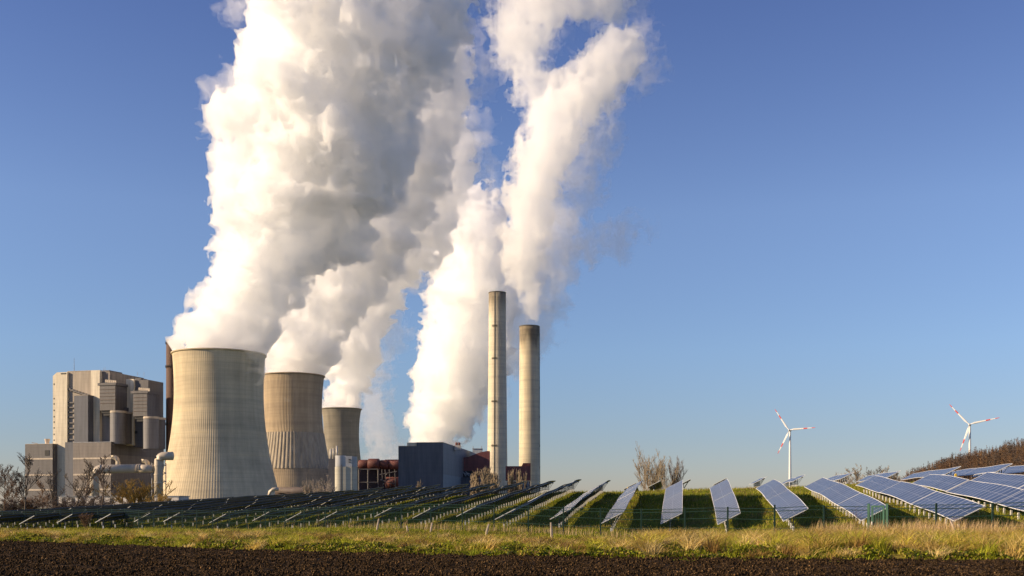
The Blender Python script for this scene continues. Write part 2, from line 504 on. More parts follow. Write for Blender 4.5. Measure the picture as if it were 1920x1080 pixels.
# loose clods
N = 80000
cx = rs.uniform(-42, 42, N); cyy = 32 + rs.random(N) ** 1.3 * 40
m_ = cyy < soil_edge(cx) + 0.3 * np.sin(cx * 2.1); cx, cyy = cx[m_], cyy[m_]; N = len(cx)
octa = np.array([(1, 0, 0), (0, 1, 0), (-1, 0, 0), (0, -1, 0), (0, 0, 1), (0, 0, -1)], float)
rad = 0.02 + 0.05 * rs.random(N) ** 3
Vc = octa[None] * rad[:, None, None] * rs.uniform(0.6, 1.4, (N, 6, 1)) + rs.normal(0, 0.2, (N, 6, 3)) * rad[:, None, None]
Vc += np.stack([cx, cyy, 0.03 + 0.05 * rs.random(N)], 1)[:, None]
Fo = np.array([(0, 1, 4), (1, 2, 4), (2, 3, 4), (3, 0, 4), (1, 0, 5), (2, 1, 5), (3, 2, 5), (0, 3, 5)])
Fo = (Fo[None] + 6 * np.arange(N)[:, None, None]).reshape(-1, 3)
tag(np_obj('soil_clods', Vc.reshape(-1, 3), Fo, SOIL), 'loose brown clods over the ploughed field', 'soil clods', kind='stuff')

# ---------------------------------------------------------------- grass and weeds
def blades(x, y, h, w, lean, cols, rng, z=None, hook=0.35):
    """two-segment bent blades: 5 vertices, a quad as two triangles and a tip"""
    n = len(x)
    z = ground(x, y) if z is None else z
    a = rng.uniform(0, 2 * np.pi, n); s = np.stack([np.cos(a), np.sin(a)], 1) * (w / 2)[:, None]
    b = rng.uniform(0, 2 * np.pi, n); l = np.stack([np.cos(b), np.sin(b)], 1) * (lean * h)[:, None]
    l[:, 0] += 0.12 * h
    base = np.stack([x, y, z - 0.03], 1)
    mid = base + np.c_[l * 0.35, h * 0.62]; tip = base + np.c_[l, h]
    S = np.c_[s, np.zeros(n)]
    V = np.stack([base - S, base + S, mid + S * .7, mid - S * .7, tip], 1)
    T = np.array([(0, 1, 2), (0, 2, 3), (3, 2, 4)])
    Fc = (T[None] + 5 * np.arange(n)[:, None, None]).reshape(-1, 3)
    return V.reshape(-1, 3), Fc, np.repeat(cols, 5, 0)
def mixcol(cols, rng, n, jit=0.25):
    c = np.array(cols)[rng.integers(0, len(cols), n)]
    return c * (1 + rng.uniform(-jit, jit, (n, 1)))
GREEN = [(0.23, 0.26, 0.012), (0.30, 0.31, 0.016), (0.15, 0.18, 0.010), (0.36, 0.31, 0.04)]
STRAW = [(0.62, 0.44, 0.13), (0.50, 0.36, 0.08), (0.30, 0.18, 0.05), (0.74, 0.56, 0.22), (0.50, 0.45, 0.05), (0.40, 0.40, 0.03)]
LEAF = [(0.24, 0.30, 0.012), (0.34, 0.38, 0.016), (0.42, 0.40, 0.02), (0.06, 0.09, 0.012), (0.46, 0.36, 0.08), (0.07, 0.08, 0.01), (0.30, 0.20, 0.06)]
GM = tone_mat('grass_blades', 0.7, 0.3)
PTS = [(-41, 112), (-36.5, 106), (-24.9, 100), (-13.7, 88), (-1.24, 72.8), (12.3, 61), (16.7, 57), (25, 51.5), (36, 44)]
FEN = np.array([(-150, 150), (-75, 122)] + PTS, float)
def fence_y(x): return np.interp(x, FEN[:, 0], FEN[:, 1])
rg = np.random.default_rng(21)
def region(n, ylo, yhi, x0=-0.52, x1=0.52, p=1.0):
    """random ground points in the cone of view between two curves of y(x)"""
    out = []
    while sum(len(o) for o in out) < n:
        y = rg.uniform(38, 200, n); u = rg.uniform(x0, x1, n); x = u * y
        m = (y > ylo(x)) & (y < yhi(x)) & (rg.random(n) < (50 / np.maximum(y, 50)) ** p)
        out.append(np.stack([x[m], y[m]], 1))
    return np.concatenate(out)[:n].T
def patch(x, y, per, seed):
    r = np.random.default_rng(seed); a = r.random((64, 64))
    i = (x / per) % 63; j = (y / per) % 63; ii, jj = i.astype(int), j.astype(int); fi, fj = i - ii, j - jj
    fi = fi * fi * (3 - 2 * fi); fj = fj * fj * (3 - 2 * fj)
    return (a[ii, jj] * (1 - fi) + a[(ii + 1) % 64, jj] * fi) * (1 - fj) + (a[ii, (jj + 1) % 64] * (1 - fi) + a[(ii + 1) % 64, (jj + 1) % 64] * fi) * fj
# verge between field and fence: green under, straw over
n = 150000
x, y = region(n, lambda x: soil_edge(x) + 0.2 * np.sin(x * 3), lambda x: fence_y(x) + 3, p=2.0)
p1 = patch(x, y, 1.7, 1)
m = p1 * 0.6 + patch(x, y, 0.6, 7) * 0.4 + rg.normal(0, 0.06, n) > 0.40
x, y, p1 = x[m], y[m], p1[m]; n = len(x)
C0 = mixcol(GREEN, rg, n) * (0.55 + 0.9 * patch(x, y, 1.1, 8))[:, None]
V, Fc, C = blades(x, y, 0.06 + 0.26 * rg.random(n) * p1 ** 1.3, np.full(n, 0.04), rg.uniform(0.3, 1.3, n), C0, rg)
tag(np_obj('grass', V, Fc, GM, col=C), 'yellow-green grass on the verge before the fence', 'grass', kind='stuff')
n = 120000
x, y = region(n, lambda x: soil_edge(x) + 1.2, lambda x: fence_y(x) + 1.5, p=2.0)
yb = soil_edge(x); t = (y - yb) / 17.0
p2 = patch(x, y, 2.3, 2) * 0.6 + patch(x, y, 0.8, 3) * 0.4
m = (p2 + rg.normal(0, 0.09, n) > 0.45 + 0.9 * np.abs(t - 0.38)) 
x, y, p2, t = x[m], y[m], p2[m], t[m]; n = len(x)
hh = (0.12 + 0.35 * rg.random(n) ** 2.2) * (0.4 + p2)
V, Fc, C = blades(x, y, hh, np.full(n, 0.03), rg.uniform(0.3, 1.4, n), mixcol(STRAW, rg, n) * (0.5 + 0.9 * patch(x, y, 1.4, 12))[:, None], rg)
tag(np_obj('dry_grass', V, Fc, GM, col=C), 'straw-coloured dead grass matted along the fence foot', 'dry grass', kind='stuff')
# tussocks: tufts of blades leaning out of one root, each with its own colour
def tussocks(name, nt_, per, pal, hmin, hmax, t0_, t1_, label, cat, x0=-0.52):
    x, y = region(nt_ * 3, lambda x: soil_edge(x) + 0.3, lambda x: np.minimum(fence_y(x) + 2, soil_edge(x) + 17), x0=x0, p=1.5)
    t = (y - soil_edge(x)) / 17.0; pp = patch(x, y, 3.0, 31 + nt_)
    w_ = np.exp(-((t - (t0_ + t1_) / 2) / ((t1_ - t0_) / 2)) ** 2) * (0.2 + 1.1 * pp)
    m = rg.random(len(x)) < w_; x, y = x[m][:nt_], y[m][:nt_]; n = len(x)
    hc = rg.uniform(hmin, hmax, n); cc = mixcol(pal, rg, n, 0.35)
    k = per; X_ = np.repeat(x, k) + rg.normal(0, 0.16, n * k); Y_ = np.repeat(y, k) + rg.normal(0, 0.16, n * k)
    Hh = np.repeat(hc, k) * rg.uniform(0.4, 1.0, n * k)
    V, Fc, C = blades(X_, Y_, Hh, np.full(n * k, 0.032), rg.uniform(0.2, 1.8, n * k), np.repeat(cc, k, 0) * rg.uniform(0.75, 1.25, (n * k, 1)), rg)
    tag(np_obj(name, V, Fc, GM, col=C), label, cat, kind='stuff')
tussocks('straw_tussocks', 1500, 60, STRAW, 0.25, 0.62, 0.12, 0.62, 'flattened straw tussocks scattered over the verge', 'dry grass')
tussocks('tall_straw_tussocks', 800, 70, STRAW, 0.55, 1.05, 0.2, 0.95, 'tall golden grass tussocks on the verge below the green gate', 'dry grass', 0.12)
tussocks('brown_weeds', 260, 40, [(0.13, 0.075, 0.035), (0.20, 0.11, 0.05), (0.10, 0.07, 0.03)], 0.3, 0.65, 0.25, 0.65, 'dead brown weeds standing among the straw', 'dead weeds')
tussocks('green_tussocks', 1900, 50, GREEN, 0.15, 0.38, 0.0, 0.75, 'yellow-green tufts among the straw of the verge', 'grass tufts')
# tall dry stalks at the fence by the gate
xs, ys = [], []
for (xc, w_, cnt) in ((19.5, 2.6, 2600), (22.5, 1.6, 700), (15.0, 1.2, 260), (25.5, 2.0, 600), (3.5, 6, 420), (-8, 8, 350), (10.5, 2.5, 300)):
    xx = rg.normal(xc, w_, cnt); xs.append(xx); ys.append(fence_y(xx) - np.abs(rg.normal(0.3, 1.2, cnt)))
x = np.concatenate(xs); y = np.concatenate(ys); n = len(x)
hh = rg.uniform(0.5, 1.0, n) * np.where((x > 16) & (x < 28), 1.35, 0.9)
V, Fc, C = blades(x, y, hh, np.full(n, 0.022), rg.uniform(0.05, 0.3, n), mixcol([(0.62, 0.44, 0.22), (0.5, 0.34, 0.16), (0.66, 0.5, 0.27)], rg, n), rg)
tag(np_obj('reed_stalks', V, Fc, GM, col=C), 'tall pale dead stalks standing at the wire fence right of the green gate', 'dry stalks', kind='stuff')
# leafy weeds along the field edge
n = 90000
x = rg.uniform(-40, 26, n); y = soil_edge(x) - 0.5 + 1.0 * patch(x, x * 0, 1.1, 14) + np.abs(rg.normal(0.0, 2.2, n)) * (0.3 + patch(x, x * 0, 1.5, 9)) * 1.3
keep = patch(x, y, 0.9, 4) > 0.38; x, y = x[keep], y[keep]; n = len(x)
z = ground(x, y) + rg.random(n) * 0.28 * patch(x, y, 0.9, 4)
d1 = rg.normal(size=(n, 3)); d1 /= np.linalg.norm(d1, axis=1)[:, None]
d2 = np.cross(d1, rg.normal(size=(n, 3))); d2 /= np.linalg.norm(d2, axis=1)[:, None]
sz = rg.uniform(0.04, 0.09, n)[:, None]; c0 = np.stack([x, y, z], 1)
V = np.stack([c0 - d1 * sz, c0 + d2 * sz * .6, c0 + d1 * sz, c0 - d2 * sz * .6], 1).reshape(-1, 3)
Fc = np.arange(4 * n).reshape(-1, 4)
tag(np_obj('weeds', V, Fc, GM, col=np.repeat(mixcol(LEAF, rg, n, 0.35) * 0.8, 4, 0)), 'bright green leafy weeds along the edge of the ploughed field', 'weeds', kind='stuff')
# short grass among the solar rows
n = 230000
x, y = region(n, lambda x: soil_edge(x) + 8, lambda x: np.full_like(x, 150), p=2.2)
dry = patch(x, y, 1.9, 41) * 0.6 + patch(x, y, 0.7, 42) * 0.4 + rg.normal(0, 0.06, n) > 0.60      # dead patches in the turf
C0 = np.where(dry[:, None], mixcol(STRAW, rg, n) * 0.6, mixcol(GREEN, rg, n)) * (0.55 + 0.8 * patch(x, y, 2.6, 77))[:, None]
V, Fc, C = blades(x, y, (0.08 + 0.20 * rg.random(n)) * (0.6 + patch(x, y, 1.2, 43)), np.full(n, 0.05), rg.uniform(0.2, 0.9, n), C0, rg)
tag(np_obj('short_grass', V, Fc, GM, col=C), 'short green grass between the solar rows', 'grass', kind='stuff')

# ---------------------------------------------------------------- solar rows
def panel_mat():
    m, nt, bs = nodes('solar_glass')
    uv = nt.nodes.new('ShaderNodeUVMap'); sx = nt.nodes.new('ShaderNodeSeparateXYZ'); nt.links.new(uv.outputs[0], sx.inputs[0])
    def line(src, per, wd):
        f = math_n(nt, 'FRACT', math_n(nt, 'DIVIDE', src, per))
        return math_n(nt, 'LESS_THAN', f, wd / per)
    mod = math_n(nt, 'MAXIMUM', line(sx.outputs[0], 1.0, 0.065), line(sx.outputs[1], 0.97, 0.012))
    cell = math_n(nt, 'MAXIMUM', line(sx.outputs[0], 0.1667, 0.012), line(sx.outputs[1], 0.1617, 0.012))
    n = noise(nt, mapping(nt, (1, 1, 1)), 0.8, 3)
    cid = nt.nodes.new('ShaderNodeTexWhiteNoise'); cid.noise_dimensions = '1D'
    nt.links.new(math_n(nt, 'FLOOR', sx.outputs[0]), cid.inputs['W'])
    base = ramp(nt, cid.outputs['Value'], [(0, (0.032, 0.052, 0.105)), (1, (0.050, 0.074, 0.14))])
    a = nt.nodes.new('ShaderNodeMix'); a.data_type = 'RGBA'; nt.links.new(math_n(nt, 'MULTIPLY', cell, 0.2), a.inputs[0])
    nt.links.new(base, a.inputs[6]); a.inputs[7].default_value = (0.35, 0.38, 0.5, 1)
    b = nt.nodes.new('ShaderNodeMix'); b.data_type = 'RGBA'; nt.links.new(mod, b.inputs[0])
    nt.links.new(a.outputs[2], b.inputs[6]); b.inputs[7].default_value = (0.62, 0.64, 0.68, 1)
    nt.links.new(b.outputs[2], bs.inputs['Base Color'])
    bs.inputs['Roughness'].default_value = 0.3
    return m
PANEL = panel_mat()
BACK = plain('panel_backing', (0.05, 0.055, 0.065), 0.5)
ALU = plain('aluminium_frame', (0.78, 0.78, 0.76), 0.4, 0.0)
RAIL = plain('dark_rail_and_shade', (0.10, 0.10, 0.11), 0.5, 0.4)  # rail colour; also stands in for shade on upper posts and frame edges
GALV = plain('galvanised_post', (0.74, 0.72, 0.68), 0.5, 0.0, 0.12)
def strip(name, pts, lo, hi, mat, parent, z0, z1, uv=False, u0=0.0, top_only_mat=None):
    """solid band that follows pts (low-edge line); lo, hi = fraction across the table; z0, z1 = under/over the panel plane"""
    n = len(pts); off = np.array(parent.location) if parent.parent is None else np.array(parent.parent.location)
    A = np.array([RN[0] * ROWW, RN[1] * ROWW, ROWH])
    nrm = np.array([-RN[0] * ROWH, -RN[1] * ROWH, ROWW]); nrm /= np.linalg.norm(nrm)
    P_ = np.array(pts) - off
    V = np.concatenate([P_ + A * lo + nrm * z1, P_ + A * hi + nrm * z1, P_ + A * hi + nrm * z0, P_ + A * lo + nrm * z0])
    Fs = []
    for i in range(n - 1):
        for a in range(4):
            b = (a + 1) % 4
            Fs.append([a * n + i, b * n + i, b * n + i + 1, a * n + i + 1])
    Fs = [f[::-1] for f in Fs]
    Fs.append([0, n, 2 * n, 3 * n]); Fs.append([n - 1, 4 * n - 1, 3 * n - 1, 2 * n - 1])
    me = bpy.data.meshes.new(name); me.from_pydata(V.tolist(), [], Fs); me.materials.append(mat)
    if top_only_mat: me.materials.append(top_only_mat)
    if uv:
        L = np.r_[0, np.cumsum(np.linalg.norm(np.diff(P_, axis=0), axis=1))] + u0
        ul = me.uv_layers.new(name='UVMap'); W = math.hypot(ROWW, ROWH)
        for poly in me.polygons:
            for li in poly.loop_indices:
                vi = me.loops[li].vertex_index; q_, i = divmod(vi, n)
                ul.data[li].uv = (L[i], (hi if q_ in (1, 2) else lo) * W)
        for i in range(n - 1):                       # the upper face is glass, the rest backing
            me.polygons[i * 4].material_index = 1
    o = bpy.data.objects.new(name, me); COL.objects.link(o); o.parent = parent
    return o
post_me = None
def post_mesh():
    b = MB()
    hgt = CLEAR + ROWH * 0.42
    b.box((-0.055, -0.055, -0.35), (0.11, 0, 0), (0, 0.11, 0), (0, 0, 0.35 + 0.40))
    b.box((-0.035, -0.035, 0.40), (0.07, 0, 0), (0, 0.07, 0), (0, 0, hgt - 0.40 - 0.06))
    # brace up to the high side
    e = np.array([RN[0], RN[1], 0])
    p0 = np.array([0, 0, 0.32]); p1 = e * 0.72 + np.array([0, 0, CLEAR + ROWH * 0.80])
    nb = 6
    b.tube([p0, p1], 0.022, 4)
    me = bpy.data.meshes.new('post'); me.from_pydata(np.concatenate(b.v).tolist(), [], b.f); me.materials.append(GALV); me.materials.append(RAIL)
    for pl_ in list(me.polygons)[nb:]: pl_.material_index = 1  # sunlit foot and table shade above it painted into the post colours
    return me
POST_ME = post_mesh()
def solar_row(label, low_pts, group, post_gap, seg_len, dark=False):
    """low_pts: world points of the low edge sampled every metre"""
    low = np.array(low_pts)
    base = low[0].copy(); base[2] -= CLEAR
    t = thing('solar_panel_row', base, label, 'solar panel row', group)
    L = np.r_[0, np.cumsum(np.linalg.norm(np.diff(low[:, :2], axis=0), axis=1))]; tot = L[-1]
    def at(d): return np.array([np.interp(d, L, low[:, j]) for j in range(3)])
    nseg = max(1, round(tot / seg_len)); sl = tot / nseg
    for s in range(nseg):
        a, b = s * sl + 0.05, (s + 1) * sl - 0.05
        jog = random.uniform(-0.03, 0.03)
        pts = [at(d) + np.array([0, 0, jog]) for d in np.linspace(a, b, max(3, int((b - a) / 1.5)))]
        tb = strip('panel_table', pts, 0, 1, BACK, t, -0.035, 0, True, 0.0, PANEL)
        fr = MB()
        A = np.array([RN[0] * ROWW, RN[1] * ROWW, ROWH]); up = np.array([0, 0, 0.012]); dn = np.array([0, 0, -0.05])
        d3 = np.array([RD[0], RD[1], 0])
        for e_, sg in ((pts[0], 1), (pts[-1], -1)):
            fr.box(e_ + dn - d3 * 0.03 * sg, A, d3 * 0.05 * sg, up - dn)
        for fac in (-0.010, 0.999):
            dn = np.array([0, 0, -0.022])
            for i in range(len(pts) - 1):
                fr.box(pts[i] + A * fac + dn, pts[i + 1] - pts[i], A * 0.014, up - dn)
        f = fr.build('frame', ALU, t); f.parent = tb
        f.data.materials.append(RAIL)
        if dark:
            for pl_ in list(f.data.polygons)[12:]: pl_.material_index = 1  # long edges coloured dark as painted shade on rows seen from behind
        strip('rail', [p for p in pts], 0.20, 0.25, RAIL, t, -0.16, -0.04)
        strip('rail', [p for p in pts], 0.74, 0.79, RAIL, t, -0.16, -0.04)
    npst = max(2, int(tot / post_gap))
    first = None
    for i in range(npst + 1):
        d = 0.35 + (tot - 0.7) * i / npst
        c = at(d) + np.array([RN[0], RN[1], 0]) * ROWW * 0.42
        if first is None:
            p = bpy.data.objects.new('post', POST_ME); first = p
        else:
            p = first.copy()
        COL.objects.link(p); p.parent = t
        p.location = (c[0] - base[0], c[1] - base[1], c[2] - CLEAR - base[2])
    return t
def row_low(k, Ya, Yb, dc=0.0):
    c = ROW_C4 + (k - 4) * ROW_S + dc
    ys_ = np.linspace(Ya, Yb, max(4, int((Yb - Ya)) + 1)); xs_ = (c - RN[1] * ys_) / RN[0]
    zs = ground(xs_ + RN[0] * 0.85, ys_ + RN[1] * 0.85) + CLEAR
    kern = np.ones(5) / 5; zp = np.r_[zs[0] - (zs[1]-zs[0])*np.array([2,1]), zs, zs[-1] + (zs[-1]-zs[-2])*np.array([1,2])]
    zs = np.convolve(zp, kern, 'valid')
    return np.stack([xs_, ys_, zs], 1)
ORD = ['', 'first', 'second', 'third', 'fourth', 'fifth', 'sixth', 'seventh', 'eighth', 'ninth', 'tenth', 'eleventh', 'twelfth', 'thirteenth',
       'fourteenth', 'fifteenth', 'sixteenth', 'seventeenth', 'eighteenth', 'nineteenth', 'twentieth', 'twenty-first', 'twenty-second',
       'twenty-third', 'twenty-fourth', 'twenty-fifth', 'twenty-sixth', 'twenty-seventh', 'twenty-eighth', 'twenty-ninth', 'thirtieth']
rj = np.random.default_rng(3)
for k in range(-24, 14):
    Yn, Yf = np.interp(k, TAB[:, 0], TAB[:, 1]), np.interp(k, TAB[:, 0], TAB[:, 3])
    if k < 0: Yn += rj.uniform(-1.2, 1.2)
    if k == 4: lab = 'pale sheened solar row, second left of the green gate, rising almost straight away'
    elif k == 6: lab = 'solar row whose blue face ends just behind the green gate'
    elif k == 5: lab = 'solar row one to the left of the one behind the green gate'
    elif k > 6: lab = 'blue faced solar row, %s to the right of the row behind the green gate' % ORD[k - 6]
    else: lab = '%s solar row, %s left of the row behind the green gate' % ('dark backed' if k < 2 else 'grey sheened', ORD[6 - k])
    solar_row(lab, row_low(k, Yn, Yf), 'long solar rows on the near slope', 1.55 if k > -3 else 2.3, 9.5 if k < 3 else 13, k < 3)
tier2 = [(1170, 158, 12), (1216, 155, 12), (1272, 150, 11), (1340, 147, 10), (1414, 143, 12), (1485, 140, 18), (1576, 136, 22), (1662, 131, 23), (1772, 120, 25), (1866, 112, 27), (1975, 104, 30)]
for i, (px, D, ln) in enumerate(tier2):
    X0 = (px - 960) / F * D
    c = X0 * RN[0] + D * RN[1]
    lab = 'short solar table on the crest, %s from the bare tree towards the wood' % ORD[i + 1]
    solar_row(lab, row_low(4, D, D + ln, c - ROW_C4) + np.array([0, 0, 0.15]), 'solar tables on the crest of the slope', 1.9, 12)

# ---------------------------------------------------------------- fence, gate, stakes
FG = plain('fence_green', (0.012, 0.040, 0.026), 0.5, 0.0, 0.3, 2)
GG = plain('gate_green', (0.035, 0.115, 0.07), 0.45, 0.0, 0.3, 3)
L = np.r_[0, np.cumsum(np.linalg.norm(np.diff(FEN, axis=0), axis=1))]
def fen_at(d): return np.array([np.interp(d, L, FEN[:, 0]), np.interp(d, L, FEN[:, 1])])
def d_of_px(px):
    ds = np.linspace(0, L[-1], 4000); q_ = np.array([fen_at(d) for d in ds])
    return ds[np.argmin(np.abs(q_[:, 0] / q_[:, 1] - (px - 960) / F))]
ppx = [1860.6, 1756, 1545, 1452, 1364.7, 1284, 1202, 1126, 1057, 991, 926.1, 866.8, 807.5, 752.2, 701.3, 653.4, 610, 570, 534, 497.4, 463, 430, 399, 369, 342, 314, 287, 260, 234, 209, 184, 160, 136, 113, 90, 68, 46, 25, 4]
dpost = [d_of_px(p) for p in ppx]
dg0, dg1 = d_of_px(1629), d_of_px(1664)
g0, g1 = fen_at(dg0), fen_at(dg1)
root = fen_at(dpost[10]); root = (root[0], root[1], float(ground(*root)))
fence = thing('wire_fence', root, 'dark green wire mesh fence on thin posts along the foot of the solar park', 'fence')
FH = 1.95
pb = MB(); pb.cbox((root[0], root[1], root[2] - 0.4), 0.085, 0.085, FH + 0.45); fp = pb.build('post', FG, fence)
for d in dpost:
    a = fen_at(d)
    if d == dpost[10]: continue
    c = fp.copy(); COL.objects.link(c); c.parent = fence
    c.location = (a[0] - root[0], a[1] - root[1], float(ground(*a)) - root[2])
def fen_line(d0, d1, h, r, mb, n=None):
    n = n or max(2, int((d1 - d0) / 3))
    pts = []
    for d in np.linspace(d0, d1, n + 1):
        a = fen_at(d); pts.append((a[0], a[1], float(ground(*a)) + h))
    mb.tube(pts, r, 4, False)
for (a, b) in ((d_of_px(-60), dg0), (dg1, L[-1])):
    for h in (0.15, 0.75, 1.30, 1.72, 1.90):
        w = MB(); fen_line(a, b, h, 0.017, w); w.build('tension_wire', FG, fence)
ml = MB(); Vm = []
for (a, b) in ((d_of_px(-60), dg0), (dg1, L[-1])):
    step = 0.11; hs = 1.75
    for d in np.arange(a, b, step):
        for sg in (1, -1):
            d2 = d + sg * hs
            if d2 < a or d2 > b: continue
            p, q_ = fen_at(d), fen_at(d2)
            Vm.append(((p[0], p[1], float(ground(*p)) + 0.1), (q_[0], q_[1], float(ground(*q_)) + 0.1 + hs)))
Vm = np.array(Vm); dv = Vm[:, 1] - Vm[:, 0]; dv /= np.linalg.norm(dv, axis=1)[:, None]
sd_ = np.cross(dv, np.array([0.3, -0.95, 0])); sd_ /= np.linalg.norm(sd_, axis=1)[:, None]; sd_ *= 0.0045
Vq = np.stack([Vm[:, 0] - sd_, Vm[:, 0] + sd_, Vm[:, 1] + sd_, Vm[:, 1] - sd_], 1).reshape(-1, 3) - np.array(root)
np_obj('wire_mesh', Vq, np.arange(len(Vq)).reshape(-1, 4), FG, parent=fence)
# gate
gz = float(ground(*g0)) + 0.02
gate = thing('metal_gate', (*g0, gz), 'green steel garden gate with vertical bars set in the wire fence', 'gate')
e = np.array([*(g1 - g0), 0.0]); gl = np.linalg.norm(e); e /= gl
G0 = np.array([*g0, gz]); nn = np.array([-e[1], e[0], 0])
for s_, lbl in ((0.0, 0), (gl, 1)):
    b = MB(); b.box(G0 + e * (s_ - 0.06) - nn * 0.06 + (0, 0, -0.4), e * 0.12, nn * 0.12, (0, 0, 2.45)); b.build('gate_post', GG, gate)
b = MB()
for a_, b_, z_, w_ in ((0.13, gl - 0.13, 1.86, 0.09), (0.13, gl - 0.13, 0.12, 0.07)):
    b.box(G0 + e * a_ - nn * 0.03 + (0, 0, z_), e * (b_ - a_), nn * 0.06, (0, 0, w_))
for a_ in (0.13, gl - 0.21):
    b.box(G0 + e * a_ - nn * 0.032 + (0, 0, 0.19), e * 0.08, nn * 0.064, (0, 0, 1.67))
lf = b.build('gate_frame', GG, gate)
for i in range(6):
    b = MB(); a_ = 0.21 + (gl - 0.42) * (i + 0.5) / 6
    b.box(G0 + e * (a_ - 0.012) - nn * 0.012 + (0, 0, 0.19), e * 0.024, nn * 0.024, (0, 0, 1.67)); b.build('bar', GG, gate)
b = MB(); b.box(G0 + e * 0.15 - nn * 0.10 + (0, 0, 0.95), e * 0.05, nn * 0.05, (0, 0, 0.16)); b.build('latch', ALU, gate)

WOOD = plain('weathered_wood', (0.42, 0.34, 0.26), 0.9, 0, 0.35, 4)
stk = [(910, 66, 0.8, 0.22, 'short pale stake leaning left in the dead grass below the second chimney'), (1035, 60, 1.0, -0.06, 'thick split stake, palest of the old fence stakes'),
       (807, 73, 0.75, 0.12, 'old stake standing at the foot of a green fence post'), (766, 69, 0.6, -0.12, 'small thin stake half hidden in straw, second left of the palest one'),
       (706, 74, 0.95, 0.16, 'tall leaning old stake, leftmost of the grey wooden ones'), (1800, 52, 1.1, -0.45, 'fallen stake lying aslant in the reeds right of the gate')]
for px, D, hgt, ln, lab in stk:
    x0 = (px - 960) / F * D; z0 = float(ground(x0, D))
    b = MB(); b.tube([(x0, D, z0 - 0.2), (x0 + ln * 0.5, D, z0 + hgt * 0.5), (x0 + ln, D + 0.05, z0 + hgt)], [0.075, 0.07, 0.05], 6)
    tag(b.build('wooden_stake', WOOD), lab, 'wooden stake', 'old wooden stakes along the verge')
YEL = plain('yellow_paint', (0.75, 0.50, 0.05), 0.5)
for px, D, lab in ((1177, 118, 'yellow topped marker post on the skyline left of the bare tree'), (1792, 112, 'yellow topped marker post between solar tables below the wood')):
    x0 = (px - 960) / F * D; z0 = float(ground(x0, D))
    t = thing('marker_post', (x0, D, z0), lab, 'marker post', 'yellow marker posts')
    b = MB(); b.cbox((x0, D, z0 - 0.2), 0.10, 0.10, 0.85); b.build('shaft', GALV, t)
    b = MB(); b.cbox((x0, D, z0 + 0.65), 0.2, 0.16, 0.28); b.tube([(x0, D, z0 + 0.93), (x0, D, z0 + 1.0)], [0.09, 0.02], 6); b.build('cap', YEL, t)

# ---------------------------------------------------------------- bare trees
def prisms(segs, n=3):
    p0 = np.array([s[0] for s in segs]); p1 = np.array([s[1] for s in segs])
    r0 = np.array([s[2] for s in segs]); r1 = np.array([s[3] for s in segs])
    d = p1 - p0; d /= np.linalg.norm(d, axis=1)[:, None] + 1e-9
    ref = np.where(np.abs(d[:, 2:3]) < 0.9, np.array([[0, 0, 1.0]]), np.array([[0, 1.0, 0]]))
    u = np.cross(d, ref); u /= np.linalg.norm(u, axis=1)[:, None]; w = np.cross(d, u)
    V = []
    for p, r in ((p0, r0), (p1, r1)):
        for j in range(n):
            a = 2 * np.pi * j / n
            V.append(p + (u * np.cos(a) + w * np.sin(a)) * r[:, None])
    V = np.stack(V, 1)
    Fc = np.array([(j, (j + 1) % n, n + (j + 1) % n, n + j) for j in range(n)])
    return V.reshape(-1, 3), (Fc[None] + 2 * n * np.arange(len(segs))[:, None, None]).reshape(-1, 4)
def grow(rng, h, kind):
    """returns (trunk segments, twig segments) of a leafless tree standing at the origin"""
    big, small = [], []
    up = np.array([0, 0, 1.0])
    def branch(p, d, ln, r, lev, maxlev):
        nseg = 4 if lev < 2 else 3
        q = p.copy(); dd = d.copy(); pts = [q.copy()]
        for i in range(nseg):
            wob = 0.06 if lev == 0 else 0.15
            dd = dd + rng.normal(0, wob, 3) + up * {'poplar': 0.3, 'fan': 0.2, 'thin': 0.16, 'broad': 0.12, 'bush': 0.08}[kind]; dd /= np.linalg.norm(dd)
            q = q + dd * ln / nseg; pts.append(q.copy())
        for i in range(nseg):
            a, b = r * (1 - 0.8 * i / nseg), r * (1 - 0.8 * (i + 1) / nseg)
            (big if lev < 2 else small).append((pts[i], pts[i + 1], max(a, .012), max(b, .009)))
        if lev >= maxlev: return
        nch = {'broad': (13, 9, 8, 5), 'poplar': (70, 6, 3, 2), 'bush': (9, 8, 6, 5), 'thin': (13, 7, 5, 3), 'fan': (14, 9, 8, 5)}[kind][lev]
        for c in range(nch):
            t = rng.uniform(0.28 if lev == 0 else 0.15, 1.0)
            if kind == 'fan' and lev == 0: t = rng.uniform(0.03, 0.5)
            if kind == 'poplar' and lev == 0: t = rng.uniform(0.08, 0.95)
            i = min(int(t * nseg), nseg - 1); o = pts[i] + (pts[i + 1] - pts[i]) * (t * nseg - i)
            az = rng.uniform(0, 2 * np.pi); side = np.array([math.cos(az), math.sin(az), 0])
            spread = {'broad': 0.8, 'poplar': 0.22, 'bush': 1.0, 'thin': 0.6, 'fan': 0.5}[kind]
            nd = dd * 0.55 + side * spread * rng.uniform(0.6, 1.2) + up * 0.25; nd /= np.linalg.norm(nd)
            fr = {'broad': 0.58, 'poplar': 0.34, 'bush': 0.62, 'thin': 0.42, 'fan': 0.75}[kind] if lev == 0 else 0.5
            branch(o, nd, ln * fr * (1.15 - 0.6 * t) * rng.uniform(0.7, 1.15), r * (0.42 if lev == 0 else 0.5), lev + 1, maxlev)
    if kind == 'bush':
        for _ in range(6):
            d = np.array([rng.normal(0, .5), rng.normal(0, .5), 1]); d /= np.linalg.norm(d)
            branch(np.array([rng.normal(0, .4), rng.normal(0, .4), -0.2]), d, h * rng.uniform(.6, .9), h * 0.012, 0, 3)
    else:
        branch(np.array([0, 0, -0.3]), up, h * (0.85 if kind != 'fan' else 0.8), h * 0.0095, 0, 3)
    return big, small
